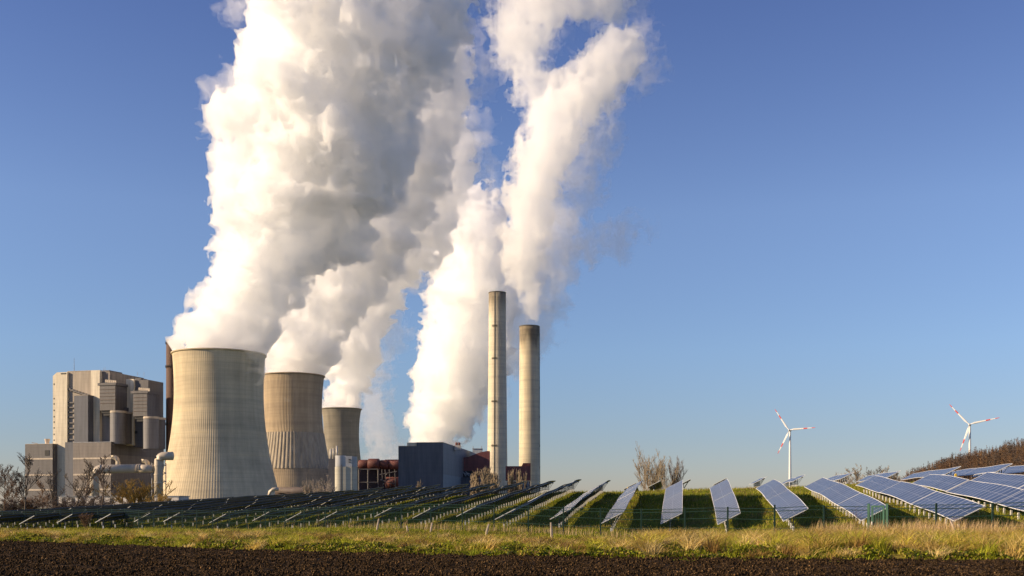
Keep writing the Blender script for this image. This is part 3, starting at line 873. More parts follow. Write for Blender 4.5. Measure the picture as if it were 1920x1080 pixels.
BARKS = {'grey': (0.12, 0.095, 0.075), 'brown': (0.15, 0.085, 0.045), 'gold': (0.27, 0.17, 0.04), 'tan': (0.33, 0.255, 0.165), 'dark': (0.10, 0.07, 0.055), 'pale': (0.36, 0.30, 0.24)}
def bark(c): return plain('bark_' + c, BARKS[c], 0.9, 0, 0.3, 0.8)
PROTO = {}
def tree(kind, var, px, D, h, colr, label, name='bare_tree', cat='bare tree', group=None, z=None, wide=1.0, thick=1.0):
    key = (kind, var, colr)
    if key not in PROTO:
        rng = np.random.default_rng(100 + var * 7 + len(kind))
        big, small = grow(rng, 10.0, kind)
        top = max(max(s_[1][2] for s_ in big), max(s_[1][2] for s_ in small)); q_ = 10.0 / top
        big = [(a * q_, b * q_, r0, r1) for a, b, r0, r1 in big]; small = [(a * q_, b * q_, r0, r1) for a, b, r0, r1 in small]
        th = 1.6 * thick
        small = [(a, b, r0 * th, r1 * th) for a, b, r0, r1 in small]
        ms = []
        for nm, sg, n in (('trunk', big, 5), ('crown', small, 3)):
            V, Fc = prisms(sg, n); me = mesh_np(nm, V, Fc, True); me.materials.append(bark(colr)); ms.append(me)
        PROTO[key] = ms
    x0 = (px - 960) / F * D
    z0 = float(ground(x0, D)) if z is None else z
    t = thing(name, (x0, D, z0), label, cat, group)
    t.scale = (h / 10 * wide, h / 10 * wide, h / 10); t.rotation_euler = (0, 0, random.uniform(0, 6.28))
    for nm, me in zip(('trunk', 'crown'), PROTO[key]):
        o = bpy.data.objects.new(nm, me); COL.objects.link(o); o.parent = t
    return t
# left edge, before the boiler house
G1 = 'bare trees in front of the boiler house'
for kind, var, px, D, h, c, w, lab in (
    ('broad', 0, 8, 205, 12.0, 'brown', 1.0, 'dense reddish brown bare tree at the extreme left edge'),
    ('broad', 1, -22, 200, 12.5, 'grey', 1.0, 'bare tree half cut off by the left edge of the view'),
    ('thin', 0, 45, 210, 13.6, 'grey', 1.5, 'tall slender bare tree left of the boiler house'),
    ('broad', 2, 31, 240, 8.5, 'brown', 1.0, 'lower bare tree between the two tallest at the left edge'),
    ('thin', 1, 78, 235, 9, 'brown', 1.5, 'slim bare tree before the left wing of the boiler house'),
    ('thin', 2, 101, 230, 11.2, 'grey', 1.3, 'thin bare tree at the foot of the pale stair tower'),
    ('thin', 3, 131, 205, 12.4, 'grey', 1.6, 'spindly tree with steep branches just right of the stair tower'),
    ('thin', 0, 158, 232, 10.2, 'brown', 1.3, 'bare tree in front of the low wing, left of the silver duct'),
    ('thin', 4, 190, 200, 13.0, 'dark', 1.3, 'dark upright bare tree standing before the silver duct elbow'),
    ('bush', 0, 60, 225, 5.4, 'brown', 1.5, 'low brown thicket at the left edge beyond the panels'),
    ('bush', 1, 112, 222, 5.6, 'dark', 1.6, 'dark thicket at the foot of the stair tower'),
    ('bush', 2, 165, 222, 5.4, 'dark', 1.6, 'dark thicket left of the upright tree before the duct'),
    ('bush', 3, 215, 214, 4.8, 'grey', 1.5, 'greyish thicket under the silver duct'),
    ('fan', 4, 258, 196, 8.2, 'gold', 1.9, 'golden brown bushy tree under the silver duct'),
    ('fan', 5, 303, 192, 5.6, 'gold', 1.9, 'yellowish bush at the foot of the nearest cooling tower'),
    ('bush', 2, 330, 194, 3.9, 'brown', 1.4, 'low brown bush against the nearest cooling tower'),
    ('bush', 4, 20, 222, 5.0, 'dark', 1.6, 'dark thicket under the reddish tree at the left edge')):
    tree(kind, var, px, D, h, c, lab, group=G1, wide=w, z=-1.25, thick=1.7 if kind in ('bush', 'fan') else 1.1)
for kind, var, px, D, h, c, w, lab, top in (
    ('fan', 0, 582, 215, 7.5, 'pale', 0.9, 'pale bare tree before the second cooling tower, left of two', 884),
    ('fan', 1, 606, 212, 8.0, 'pale', 1.0, 'pale bare tree before the second cooling tower, right of two', 881)):
    tree(kind, var, px, D, h, c, lab, group='pale bare trees before the second cooling tower', z=0.2, wide=w, thick=1.3)
for i, (px, D, top, w) in enumerate(((783, 260, 901, 1.3), (888, 265, 889, 1.3), (897, 262, 881, 1.3), (906, 262, 875, 1.3), (915, 260, 877, 1.3), (910, 258, 879, 1.4), (924, 266, 882, 1.3), (935, 268, 886, 1.3), (956, 300, 884, 0.7), (963, 300, 879, 0.75), (969, 300, 880, 0.7), (977, 300, 880, 0.75), (984, 300, 884, 0.7))):
    tp = H + (YH - top) / F * D
    nm = ['single tan tree top in front of the slate building'] + ['tan poplar of the clump by the first chimney, %s from its left end' % ORD[j] for j in range(1, 8)] + ['thin lone poplar between the two chimneys, %s from the left' % ORD[j] for j in range(1, 6)]
    tree('poplar', i % 4, px, D, tp + 1.8, 'tan', nm[i], name='poplar', cat='poplar', group='poplars before the chimneys', z=-1.5, wide=w, thick=1.1)
tree('fan', 2, 1222, 205, 15.2, 'tan', 'large spreading bare tree on the skyline in the middle of the view', z=-1.0, wide=1.0, thick=0.9, group='bare trees on the skyline')
tree('fan', 3, 1262, 207, 12.6, 'brown', 'smaller bare tree with leftover leaves leaning right beside the large skyline tree', z=-1.0, wide=0.75, thick=0.9, group='bare trees on the skyline')
for i, (px, D, top, w, c) in enumerate(((1612, 250, 868, 1.0, 'tan'), (1635, 255, 872, 1.0, 'grey'), (1655, 250, 872, 1.0, 'tan'), (1577, 300, 884, 0.8, 'pale'), (1675, 270, 878, 1.0, 'brown'))):
    tp = H + (YH - top) / F * D
    tree('broad' if i != 3 else 'fan', i % 4, px, D, tp + 2, c, ['rounded bare tree behind the crest solar tables, tallest before the wood', 'grey bare tree next to the tallest before the wood', 'tan bare tree third from the left before the wood', 'small pale feathery tree left of the others before the wood', 'brown low tree nearest the wood edge'][i], z=-2.0, wide=w, thick=1.2, group='trees between the crest and the wood')
tree('bush', 0, 163, 101, 1.7, 'brown', 'reddish brown dead shrub at the wire fence near the left edge', name='shrub', cat='shrub', wide=0.9, thick=0.45)
tree('thin', 2, 598, 74, 1.5, 'dark', 'dark dead plant in the verge below the second cooling tower', name='dead_plant', cat='plant', wide=0.7, thick=0.35)
tree('fan', 1, 1600, 57, 2.4, 'brown', 'leafless wispy sapling left of the green gate', name='sapling', cat='sapling', wide=1.0, thick=0.12)

# wooded hill on the right
hx = np.arange(160, 1100, 12.0); hy = np.arange(380, 1100, 12.0)
HX, HY = np.meshgrid(hx, hy, indexing='ij')
def hill(x, y):
    u = x / y * F + 960
    crest = np.interp(u, [1480, 1560, 1700, 1760, 1820, 1920, 2100], [1.5, 3, 8, 14.0, 19, 23, 32])     # metres at 560 m
    return -1.5 + (crest + 1.5) * ss((y - 400) / 150) * (1 - 0.5 * ss((y - 620) / 400))
HZ = hill(HX, HY)
tag(np_obj('hill', np.stack([HX, HY, HZ], -1).reshape(-1, 3), grid_faces(*HX.shape), plain('forest_floor', (0.09, 0.06, 0.03), 0.95), smooth=True), kind='structure')
rf_ = np.random.default_rng(8)
sg = []; scol = []
cnt = 0
while cnt < 2600:
    y = rf_.uniform(430, 600); u = rf_.uniform(1480, 1990); x = (u - 960) / F * y
    if u < 1600 and rf_.random() < 0.5: continue
    h = rf_.uniform(7, 12.5) * (0.75 if u < 1700 else 1) * (1.15 if u > 1880 else 1)
    b = np.array([x, y, float(hill(x, y)) - 0.3]); cnt += 1
    col = np.array([(0.14, 0.080, 0.045), (0.11, 0.072, 0.050), (0.17, 0.10, 0.05), (0.10, 0.078, 0.062)][rf_.integers(4)]) * rf_.uniform(0.7, 1.2)
    if u < 1560: col = np.array([0.055, 0.045, 0.035])
    sg.append((b, b + (0, 0, h), 0.16, 0.03)); scol.append(col * 0.8)
    cone = rf_.random() < 0.6
    for i in range(56):
        t = rf_.uniform(0.12, 1.0); o = b + (0, 0, h * t)
        a = rf_.uniform(0, 6.28); ln = (h * 0.22 * (1.08 - t) if cone else h * 0.24 * math.sin(3.0 * min(1, t + .05)) + .3) * rf_.uniform(0.5, 1.2)
        e_ = o + (math.cos(a) * ln, math.sin(a) * ln, ln * rf_.uniform(0.2, 1.0))
        sg.append((o, e_, 0.085, 0.03)); scol.append(col)
V, Fc = prisms(sg, 3)
tag(np_obj('wood', V, Fc, tone_mat('wood_bark', 0.9), col=np.repeat(np.array(scol), 6, 0)), 'reddish brown leafless wood covering the hill on the right', 'wood', kind='stuff')

# ---------------------------------------------------------------- wind turbines
WHITE = plain('turbine_white', (0.72, 0.72, 0.70), 0.35, 0, 0.04, 0.02)
RED = plain('turbine_red', (0.62, 0.07, 0.04), 0.4, 0, 0.05, 0.02)
def turbine(hpx, hpy, D, R, yaw, a0, label):
    hub = P(hpx, hpy, D)
    front = np.array([-math.sin(yaw), -math.cos(yaw), 0])      # the way the rotor faces
    right = np.array([math.cos(yaw), -math.sin(yaw), 0])
    tower_c = hub - front * R * 0.13
    t = thing('wind_turbine', (tower_c[0], tower_c[1], -1.3), label, 'wind turbine', 'wind turbines beyond the slope')
    b = MB(); b.lathe((tower_c[0], tower_c[1], -1.3), [(R * .062, 0), (R * .052, hub[2] * .4), (R * .04, hub[2] * .8), (R * .033, hub[2] - 0.02 * R)], 24)
    b.build('tower', WHITE, t, True)
    b = MB(); s = R * 0.045
    b.tube([hub - front * R * .03, hub - front * R * .06, hub - front * R * .2, hub - front * R * .27], [s * .8, s, s * .95, s * .6], 10)
    b.build('nacelle', WHITE, t, True)
    b = MB(); b.tube([hub + front * R * .045, hub + front * R * .03, hub, hub - front * R * .03], [s * .1, s * .5, s * .75, s * .7], 12)
    hb = b.build('hub', WHITE, t, True)
    for i in range(3):
        a = a0 + i * 2 * math.pi / 3
        d = right * math.cos(a) + np.array([0, 0, 1]) * math.sin(a)
        side = np.cross(front, d)
        def sect(r0, r1, nm, mat, par):
            V = []; st = np.linspace(r0, r1, 7)
            for r in st:
                f = r / R
                ch = R * np.interp(f, [0.0, 0.05, 0.18, 0.6, 0.95, 1.0], [.020, .024, .075, .045, .022, .008])
                th = R * np.interp(f, [0, .05, .2, 1], [.018, .018, .012, .003])
                c = hub + d * r
                tw = np.interp(f, [0, .2, 1], [.4, .3, .05]); sv_ = side * math.cos(tw) + front * math.sin(tw); fv = np.cross(d, sv_)
                V += [c - sv_ * ch * .3, c + fv * th, c + sv_ * ch * .7, c - fv * th]
            Fs = [[4 * k + j, 4 * k + (j + 1) % 4, 4 * k + 4 + (j + 1) % 4, 4 * k + 4 + j] for k in range(6) for j in range(4)]
            Fs += [[0, 1, 2, 3], [27, 26, 25, 24]]
            b = MB(); b.add(V, Fs); return b.build(nm, mat, par)
        bl = sect(R * .02, R * .55, 'blade', WHITE, t)
        for r0, r1, nm, mt in ((.55, .70, 'red_band', RED), (.70, .86, 'blade_end', WHITE), (.86, 1.0, 'red_tip', RED)):
            s_ = sect(R * r0, R * r1, nm, mt, t); s_.parent = bl
    return t
turbine(1479.6, 806.5, 2100, 51.5, math.radians(30), math.radians(3.4), 'wind turbine standing clear on the skyline, the left of the two')
turbine(1817.6, 795.8, 1950, 51.5, math.radians(30), math.radians(11.5), 'wind turbine rising behind the wooded hill, the right of the two')

# ---------------------------------------------------------------- cooling towers
def cooling_tower(cx, D, prof, mat, ribs, amp, label, band=None, band_mat=None):
    """prof: list of (row in photo, half width in px) read along the tower's silhouette"""
    c = np.array([(cx - 960) / F * D, D, -1.3])
    zz = [H + (YH - y) / F * D + 1.3 for y, _ in prof]; rr = [w / F * D for _, w in prof]
    t = thing('cooling_tower', c, label, 'cooling tower', 'cooling towers')
    zz, rr = np.array(zz[::-1]), np.array(rr[::-1]) / math.sqrt(1 + ((cx - 960) / F) ** 2)
    from numpy import interp
    Ztop = zz[-1]
    co = np.polyfit(zz, rr, 4)
    def rad(z): return np.polyval(co, z)
    def shell(name, z0, z1, m, ribs_, amp_, par=t, off=0.0):
        nz = max(3, int((z1 - z0) / 2.5)); zs = np.linspace(z0, z1, nz)
        n = ribs_ * 4; a = np.arange(n) * 2 * np.pi / n; pat = np.tile([0, 1, 1, 0], ribs_) * amp_
        V = np.stack([np.stack([np.cos(a) * (rad(z) + off + pat), np.sin(a) * (rad(z) + off + pat), np.full(n, z)], 1) for z in zs]).reshape(-1, 3)
        I = np.arange(nz * n).reshape(nz, n); J = np.roll(I, -1, 1)
        Fc = np.stack([I[:-1], J[:-1], J[1:], I[1:]], -1).reshape(-1, 4)
        return np_obj(name, V, Fc, m, parent=par)
    if band:
        b0, b1 = [H + (YH - y) / F * D + 1.3 for y in band]
        shell('shell', b1 + 0.01, Ztop, mat, ribs, amp)
        shell('ribbed_band', b0, b1, band_mat, ribs // 2, amp * 3, off=0.25)
        shell('shell_foot', 0, b0 - 0.01, mat, ribs, amp * 0.3)
    else:
        shell('shell', 0, Ztop, mat, ribs, amp)
    r = rad(Ztop)
    b = MB(); cc = (c[0], c[1], c[2])
    b.lathe(cc, [(r + amp - 0.05, Ztop - 1.0), (r + amp + 0.9, Ztop - 0.6), (r + amp + 0.9, Ztop + 0.2), (r - 1.0, Ztop + 0.25), (r - 1.0, Ztop - 1.0)], 128)
    b.build('rim', mat, t)
    b = MB(); b.lathe(cc, [(rad(z) - 1.1, z) for z in np.linspace(Ztop, Ztop * .5, 12)], 96); b.build('inner_wall', mat, t, True)
    return t
CT1 = concrete('tower_concrete', (0.60, 0.50, 0.33), 3.2, stripes=1.1)
CT2 = concrete('tower_concrete_dark', (0.42, 0.33, 0.22), 3.0, stripes=1.3)
CT3 = concrete('tower_concrete_far', (0.30, 0.27, 0.21), 3.0, stripes=1.2)
BANDM = plain('louvre_band', (0.34, 0.29, 0.22), 0.8, 0, 0.2, 0.3)
cooling_tower(411, 800, [(665, 87.5), (690, 85.2), (714, 84.2), (758, 84.5), (796, 87.5), (840, 93.5), (880, 101.5), (913, 111), (945, 120)], CT1, 144, 0.08, 'nearest and largest cooling tower, ribbed pale concrete')
cooling_tower(549.5, 1010, [(705, 58.5), (725, 56), (746, 54.8), (784, 54.8), (815, 57), (840, 62.5), (878, 70.5), (916, 79), (945, 86)], CT2, 120, 0.16, 'middle cooling tower, browner, with a vertically ribbed band near its foot', (880, 813), BANDM)
cooling_tower(640, 1250, [(767, 37.2), (780, 35), (800, 33.2), (830, 33.5), (860, 36), (900, 42), (945, 50)], CT3, 110, 0.2, 'smallest and farthest cooling tower, darkest concrete')

# ---------------------------------------------------------------- chimneys
def chimney(cx, D, ytop, prof, mat, label, platforms, ladder_side, soot):
    c = np.array([(cx[0] - 960) / F * D, D, -1.3])
    ztop = H + (YH - ytop) / F * D + 1.3
    t = thing('chimney', c, label, 'chimney', None)
    rr = [w / F * D for w in prof]; zs = np.linspace(0, ztop, len(rr))
    zf = np.linspace(0, ztop, 40); rf = np.interp(zf, zs, rr)
    b = MB(); b.lathe(c, [(r, z) for r, z in zip(rf, zf)] + [(rr[-1] - 0.8, ztop), (rr[-1] - 0.8, ztop - 12)], 48); b.build('shaft', mat, t, True)
    b = MB(); b.lathe(c, [(rr[-1], ztop - 0.8), (rr[-1] + 0.35, ztop - 0.7), (rr[-1] + 0.35, ztop + 0.1), (rr[-1] - 0.9, ztop + 0.12)], 48); b.build('rim', soot, t)
    st = plain('dark_steel', (0.06, 0.055, 0.05), 0.6, 0.3)
    az = ladder_side
    for f in platforms:
        z = ztop * f; r = np.interp(z, zs, rr)
        b = MB()
        ang = np.linspace(az - 0.32, az + 0.32, 7) if az < 5 else np.linspace(0, 2 * np.pi, 33)
        for a0_, a1_ in zip(ang[:-1], ang[1:]):
            p0 = c + (math.cos(a0_) * (r + .6), math.sin(a0_) * (r + .6), z); p1 = c + (math.cos(a1_) * (r + .6), math.sin(a1_) * (r + .6), z)
            for dz, th in ((0, .25), (0.6, .08), (1.2, .1)):
                b.tube([p0 + (0, 0, dz), p1 + (0, 0, dz)], th, 4)
            b.tube([p0, p0 + (0, 0, 1.2)], .07, 4)
            q0 = c + (math.cos(a0_) * r, math.sin(a0_) * r, z - 1.2); b.tube([q0, p0], .10, 4)
        b.build('platform', st, t)
    b = MB(); aa = az if az < 5 else 0
    pts = [c + (math.cos(aa) * (np.interp(z, zs, rr) + .35), math.sin(aa) * (np.interp(z, zs, rr) + .35), z) for z in np.linspace(4, ztop, 14)]
    b.tube(pts, 0.28, 4); b.build('ladder', st, t)
    return t
SOOT = plain('sooty_concrete', (0.09, 0.08, 0.07), 0.9)
CH1 = concrete('chimney_concrete', (0.60, 0.54, 0.42), 6.0, dark_above=0.955, zmax=231, stripes=0.9)
CH2 = concrete('chimney_concrete_stained', (0.60, 0.53, 0.39), 5.0, dark_above=0.90, zmax=200, stripes=1.4)
chimney((932.5, 0), 1150, 549, [19.5, 18.8, 18, 17.2, 16.2, 16.2], CH1, 'tallest chimney, pale concrete with a dark ladder and four small platforms', (0.84, 0.69, 0.49, 0.285), -math.pi / 2 - 0.30, SOOT)
chimney((992.5, 0), 1185, 612, [19.6, 19.4, 19.2, 19, 18.6, 18.6], CH2, 'shorter thicker concrete chimney with black soot streaks at the top, steaming', (0.955, 0.82, 0.66, 0.5, 0.34, 0.22, 0.1), 0.05, SOOT)
BRS = plain('brown_brick_shaft', (0.115, 0.065, 0.045), 0.8, 0, 0.15, 0.1)
t = chimney((324, 0), 900, 638, [12.8, 12.6, 12.4, 12.2, 12, 12], BRS, 'dark brown chimney half hidden behind the nearest cooling tower', (0.98, 0.84, 0.5), 9.0, BRS)
b = MB(); b.lathe((t.location[0], t.location[1], 14), [(6.6, 0), (6.5, 30), (6.3, 30.1)], 32); b.build('pale_foot', plain('pale_steel', (0.5, 0.44, 0.38), .6), t)

# ---------------------------------------------------------------- buildings
class Frame:
    """plan axes of a building: origin, e1 along the front (to the right), e2 away from the viewer"""
    def __init__(s, px, D, yaw_deg):
        a = math.radians(yaw_deg); s.o = np.array([(px - 960) / F * D, D])
        s.e1 = np.array([math.cos(a), -math.sin(a)]); s.e2 = np.array([math.sin(a), math.cos(a)])
    def pt(s, px, t):
        """point of the plane at depth t seen at photo column px"""
        u = (px - 960) / F; o = s.o + s.e2 * t
        k = (u * o[1] - o[0]) / (s.e1[0] - u * s.e1[1]); return o + s.e1 * k
    def z(s, q, y): return H + (YH - y) / F * q[1]
    def box(s, mb, px0, px1, y0, y1, t, depth):
        """y0 = top row, y1 = bottom row (None: down to the ground), rows read at the right-hand front corner"""
        a, b = s.pt(px0, t), s.pt(px1, t); zt = s.z(b, y0); zb = -1.3 if y1 is None else s.z(b, y1)
        d = np.r_[s.e2 * depth, 0]
        return mb.box((*a, zb), (b[0] - a[0], b[1] - a[1], 0), d, (0, 0, zt - zb))
    def cyl(s, mb, px0, px1, y0, y1, t, n=24):
        a, b = s.pt(px0, t), s.pt(px1, t); r = np.linalg.norm(b - a) / 2; c = (a + b) / 2 + s.e2 * r
        zt = s.z(b, y0); zb = -1.3 if y1 is None else s.z(b, y1)
        return mb.lathe((c[0], c[1], 0), [(0.01, zb), (r, zb), (r, zt), (0.01, zt)], n)
BEI = cladding('beige_cladding', (0.46, 0.41, 0.34), 3.4, 0.93)
PALE = cladding('pale_cladding', (0.64, 0.56, 0.42), 3.4, 0.94)
TAU = cladding('taupe_cladding', (0.22, 0.185, 0.155), 3.0, 0.9)
DRK = cladding('dark_cladding', (0.105, 0.097, 0.098), 3.0, 0.88)
BRN = cladding('brown_cladding', (0.13, 0.095, 0.078), 2.4, 0.85)
SLT = cladding('slate_cladding', (0.085, 0.09, 0.11), 4.0, 0.93)
BLK = plain('dark_opening', (0.02, 0.02, 0.022), 0.7)
STRP = plain('pale_band', (0.50, 0.42, 0.33), 0.7)
STEEL = plain('grey_steel', (0.30, 0.30, 0.31), 0.5, 0.3)
fr = Frame(126, 900, 15)
c0_ = fr.pt(126, 0)
bh = thing('boiler_house', (c0_[0], c0_[1], -1.3), 'tall beige and brown boiler house with a pale stair tower at the left', 'power plant building')
def part(nm, mat, *boxes, par=bh, f=fr):
    mb = MB()
    for bx_ in boxes:
        (f.cyl if bx_[0] == 'c' else f.box)(mb, *(bx_[1:] if bx_[0] == 'c' else bx_))
    return mb.build(nm, mat, par)
# stair tower: chamfered head
mb = MB(); fr.box(mb, 99, 126, 704, None, 0, 13)
a, b_ = fr.pt(99, 0), fr.pt(126, 0); zt = fr.z(b_, 704); z2 = fr.z(b_, 697.5)
a2 = a + (b_ - a) * 0.28; d2 = fr.e2 * 13
V = [(*a, zt), (*b_, zt), (*(b_ + d2), zt), (*(a + d2), zt), (*a2, z2), (*b_, z2), (*(b_ + d2), z2), (*(a2 + d2), z2)]
mb.add(V, [[0, 1, 5, 4], [1, 2, 6, 5], [2, 3, 7, 6], [3, 0, 4, 7], [4, 5, 6, 7]])
stt = mb.build('stair_tower', PALE, bh)
for y in (719, 746, 756, 768, 780, 790, 801, 813, 824, 832):
    w = part('window', BLK, (100.4, 102.0, y, y + 2.6, -0.15, 0.3)); w.parent = stt
w = part('window', BLK, (114, 124, 699.3, 701.5, -0.15, 0.3)); w.parent = stt
MAINM = cladding('warm_cladding', (0.33, 0.275, 0.215), 3.4, .94)
part('main_block', MAINM, (126, 171, 695.3, 829, 2, 32))
part('parapet', STRP, (126, 171, 694.3, 695.2, 1.8, 32.4))
part('shaft_pale', PALE, (170.5, 187, 693.8, 832, 0, 9))
part('upper_wall', TAU, (187, 206, 696.5, 832, 3, 48))
part('roof_box', DRK, (192, 205, 694, 696.4, 16, 18))
part('penthouse', PALE, (206, 214, 701, 724, 20, 20))
part('conveyor_gallery', DRK, *[(126 + i * 5.7, 126 + (i + 1) * 5.7 + .3, 728 + i * 1.9, 731.5 + i * 1.9, .6, 1.3) for i in range(9)])
for y in (753, 762, 771, 780, 791, 801, 811, 822):
    part('ledge', DRK, (126.5, 139, y + 0.5, y + 3, .8, 1.1))
cas = part('slate_casing', SLT, (139, 165, 741, 831, -7, 8.9))
part('casing_top', STRP, (138.8, 165.2, 740.2, 740.9, -7.2, 9.1)).parent = cas
part('casing_foot', BLK, (139.5, 165, 831, 834, -6.5, 8))
# first bunker on its cylinders
CYLM = cladding('steel_cylinder', (0.155, 0.15, 0.155), 5, .92)
def bunker(x0, x1, y0, yb, yc, grp):
    bk = part('bunker', DRK, (x0, x1, y0 + 11, yb, -4, 17))
    for i in range(5):
        part('course', BRN, (x0 - .3, x1 + .1, y0 + 18 + i * 6.5, y0 + 18.9 + i * 6.5, -4.3, .35)).parent = bk
    part('deck', DRK, (x0 - 4, x1 + 1, y0 + 6, y0 + 10.9, -4.6, 18)).parent = bk
    for i in range(6):
        a_ = x0 + 10 + i * 3.6
        part('railing_panel', STRP, (a_, a_ + 2.9, y0 + .6 + i * .35, y0 + 5.8 + i * .35, -4.5 + i * .0, .4)).parent = bk
    part('hopper', BLK, (x0 + 3, x1 - 1, yb, yb + 5, -3, 14), (x0 + 7, x1 - 1, yb + 5, yb + 10, -2.5, 13)).parent = bk
    for cx0, cx1, yy, t_ in ((x0 + 13, x0 + 38, yb, -4.5), (x0 + 28, x0 + 51, yb + 2, 5)):
        cy_ = part('cylinder', CYLM if t_ < 0 else DRK, ('c', cx0, cx1, yy + 4, yc + 3, t_))
        part('collar', STRP, ('c', cx0 - .7, cx1 + .7, yy, yy + 4, t_ - .3)).parent = cy_
bunker(187, 216, 711, 769, 829, 1)
part('rear_wall', DRK, (187, 236, 764, 833, 8, 20))
part('rear_top', BEI, (214, 238, 711, 764, 30, 20))
part('shaft_pale', PALE, (236.5, 250.5, 710.5, 835, 12, 9))
part('rear_wall', DRK, (250.5, 278, 712, 838, 14, 22))
part('roof_box', DRK, (253, 264, 709, 711.9, 22, 10))
part('penthouse', BEI, (268, 275, 717, 735, 18, 16))
bunker(249.5, 276, 726, 780, 838, 2)
part('dark_window', BLK, (189.5, 195.5, 800, 806, 6.6, .5), (252, 257, 808, 813, 13.6, .5))
b = MB(); q_ = fr.pt(139, 20); b.tube([(*q_, fr.z(q_, 696)), (*q_, fr.z(q_, 671))], [.25, .12], 5); b.build('antenna', STEEL, bh)
for px, yy in ((194, 690), (197, 688), (270, 706), (258, 705)):
    b = MB(); q_ = fr.pt(px, 20); b.tube([(*q_, fr.z(q_, 698)), (*q_, fr.z(q_, yy))], [.16, .1], 4); b.build('antenna', STEEL, bh)
# the long low wing in front
fl = Frame(208, 880, 15)
c0_ = fl.pt(208, 0)
lw = thing('machine_hall', (c0_[0], c0_[1], -1.3), 'long low grey-brown hall with pale bands at the foot of the boiler house', 'power plant building')
pl = lambda nm, mat, *bx_: part(nm, mat, *bx_, par=lw, f=fl)
pl('hall', cladding('hall_cladding', (0.165, 0.14, 0.125), 3.0, 0.9), (137, 208, 829, None, 0, 76))
pl('recess', SLT, (122, 137, 829, None, 3, 40))
pl('side_wall', DRK, (208.05, 208.6, 829.4, 852, 0.3, 75.4))
pl('left_wing', DRK, (47, 98.5, 832.5, None, 2, 60))
pl('parapet', STRP, (47, 98.5, 831.6, 832.4, 1.8, 60.4))
pl('roof_edge', STEEL, (137, 208, 828, 828.9, -.2, 76.4))
for y in (858.5, 889, 917):
    pl('pale_band', STRP, (46.8, 98.6, y, y + 3, 1.7, .3)); pl('pale_band', STRP, (137, 208.2, y - 1, y + 2.2, -.3, .3))
pl('window_strip', BLK, (84, 92, 844, 854, 1.75, .2), (50, 60, 868, 872, 1.75, .2))
vt = MB(); q_ = fl.pt(88.5, 12); vt.lathe((*q_, 0), [(1.6, fl.z(q_, 834)), (1.7, fl.z(q_, 829)), (2.3, fl.z(q_, 823)), (.1, fl.z(q_, 823))], 16); vt.build('roof_vent', STRP, lw)
vt = MB(); q_ = fl.pt(60, 8); q2 = fl.pt(70, 8); vt.tube([(*q_, fl.z(q_, 830)), (*q2, fl.z(q2, 831.5))], .35, 5); vt.build('roof_pipe', STEEL, lw)
# silver duct
SIL = plain('silver_duct', (0.50, 0.43, 0.33), 0.5, 0.1, 0.18, 0.12)
def arc(c, r, a0_, a1_, n, D):
    return [(c[0] + r * math.cos(a), c[1] - r * math.sin(a)) for a in np.linspace(a0_, a1_, n)]
def duct(mb, px, D, r, n=14):
    pts = [P(x, y, D) for x, y in px]; pts = [(p[0], p[1], max(p[2], -1.3)) for p in pts]; return mb.tube(pts, r / F * D, n)
D_ = 680
dt = thing('flue_duct', (*P(177, 945, D_)[:2], -1.3), 'fat silver duct with two elbows left of the nearest cooling tower', 'duct')
b = MB(); duct(b, [(177.5, 950), (177.5, 895)] + arc((191, 893), 13.5, math.pi, math.pi / 2, 6, D_) + [(258, 878.5)], D_, 8.2); b.build('duct_section', SIL, dt, True)
b = MB(); duct(b, [(258, 878.6), (287, 878.8)], D_, 7.6); b.build('duct_section', SIL, dt, True)
for px in (189.5, 258, 262):
    b = MB(); b.tube([P(px - .6, 878.6, D_), P(px + .6, 878.6, D_)], 8.8 / F * D_, 16); b.build('flange', SIL, dt)
b = MB(); duct(b, [(297.5, 950), (297.5, 868)] + arc((308.5, 866), 11, math.pi, math.pi / 2, 6, D_) + [(324, 855)], D_, 8.0); b.build('duct_section', SIL, dt, True)
for y in (873, 890, 905):
    b = MB(); p = P(297.5, y, D_); b.tube([p - (0, 0, .3), p + (0, 0, .3)], 8.6 / F * D_, 16); b.build('flange', SIL, dt)
b = MB()
for y in (872, 887, 903):
    b.tube([P(284, y, D_), P(312, y, D_)], .25, 4)
for px in (285, 311): b.tube([P(px, 868, D_), P(px, 950, D_)], .3, 4)
for (a_, c_) in (((285, 887), (311, 872)), ((285, 872), (311, 887)), ((285, 903), (311, 887)), ((285, 887), (311, 903))): b.tube([P(*a_, D_), P(*c_, D_)], .15, 4)
b.build('support_frame', STEEL, dt)
for i, (px, pe, yy) in enumerate(((216, 268, 858), (273, 312, 865))):
    e_ = MB(); duct(e_, [(px - 4, yy - 4)] + arc((px - 4, yy + 8), 9, math.pi / 2, 0, 5, 800) + [(px + 5, 885)], 800, 4.2); o_ = e_.build('elbow_pipe', SIL, None, True)
    tag(o_, ['small grey elbow pipe on the hall wall above the silver duct', 'small grey elbow pipe on the hall wall nearer the cooling tower'][i], 'pipe', 'elbow pipes on the hall wall')
# low pale sheds
sh = Frame(250, 640, 8)
c0_ = sh.pt(250, 0)
sd1 = thing('low_shed', (c0_[0], c0_[1], -1.3), 'long low whitish shed behind the trees under the silver duct', 'shed')
part('wall', plain('whitewash', (0.55, 0.5, 0.45), .8, 0, .3, .5), (110, 335, 931, None, 0, 14), par=sd1, f=sh)
part('roof', STEEL, (109, 336, 929.5, 930.9, -.5, 15), par=sd1, f=sh)
for i in range(12): part('door', BLK, (116 + i * 18, 122 + i * 18, 934, 943, -.12, .2), par=sd1, f=sh)

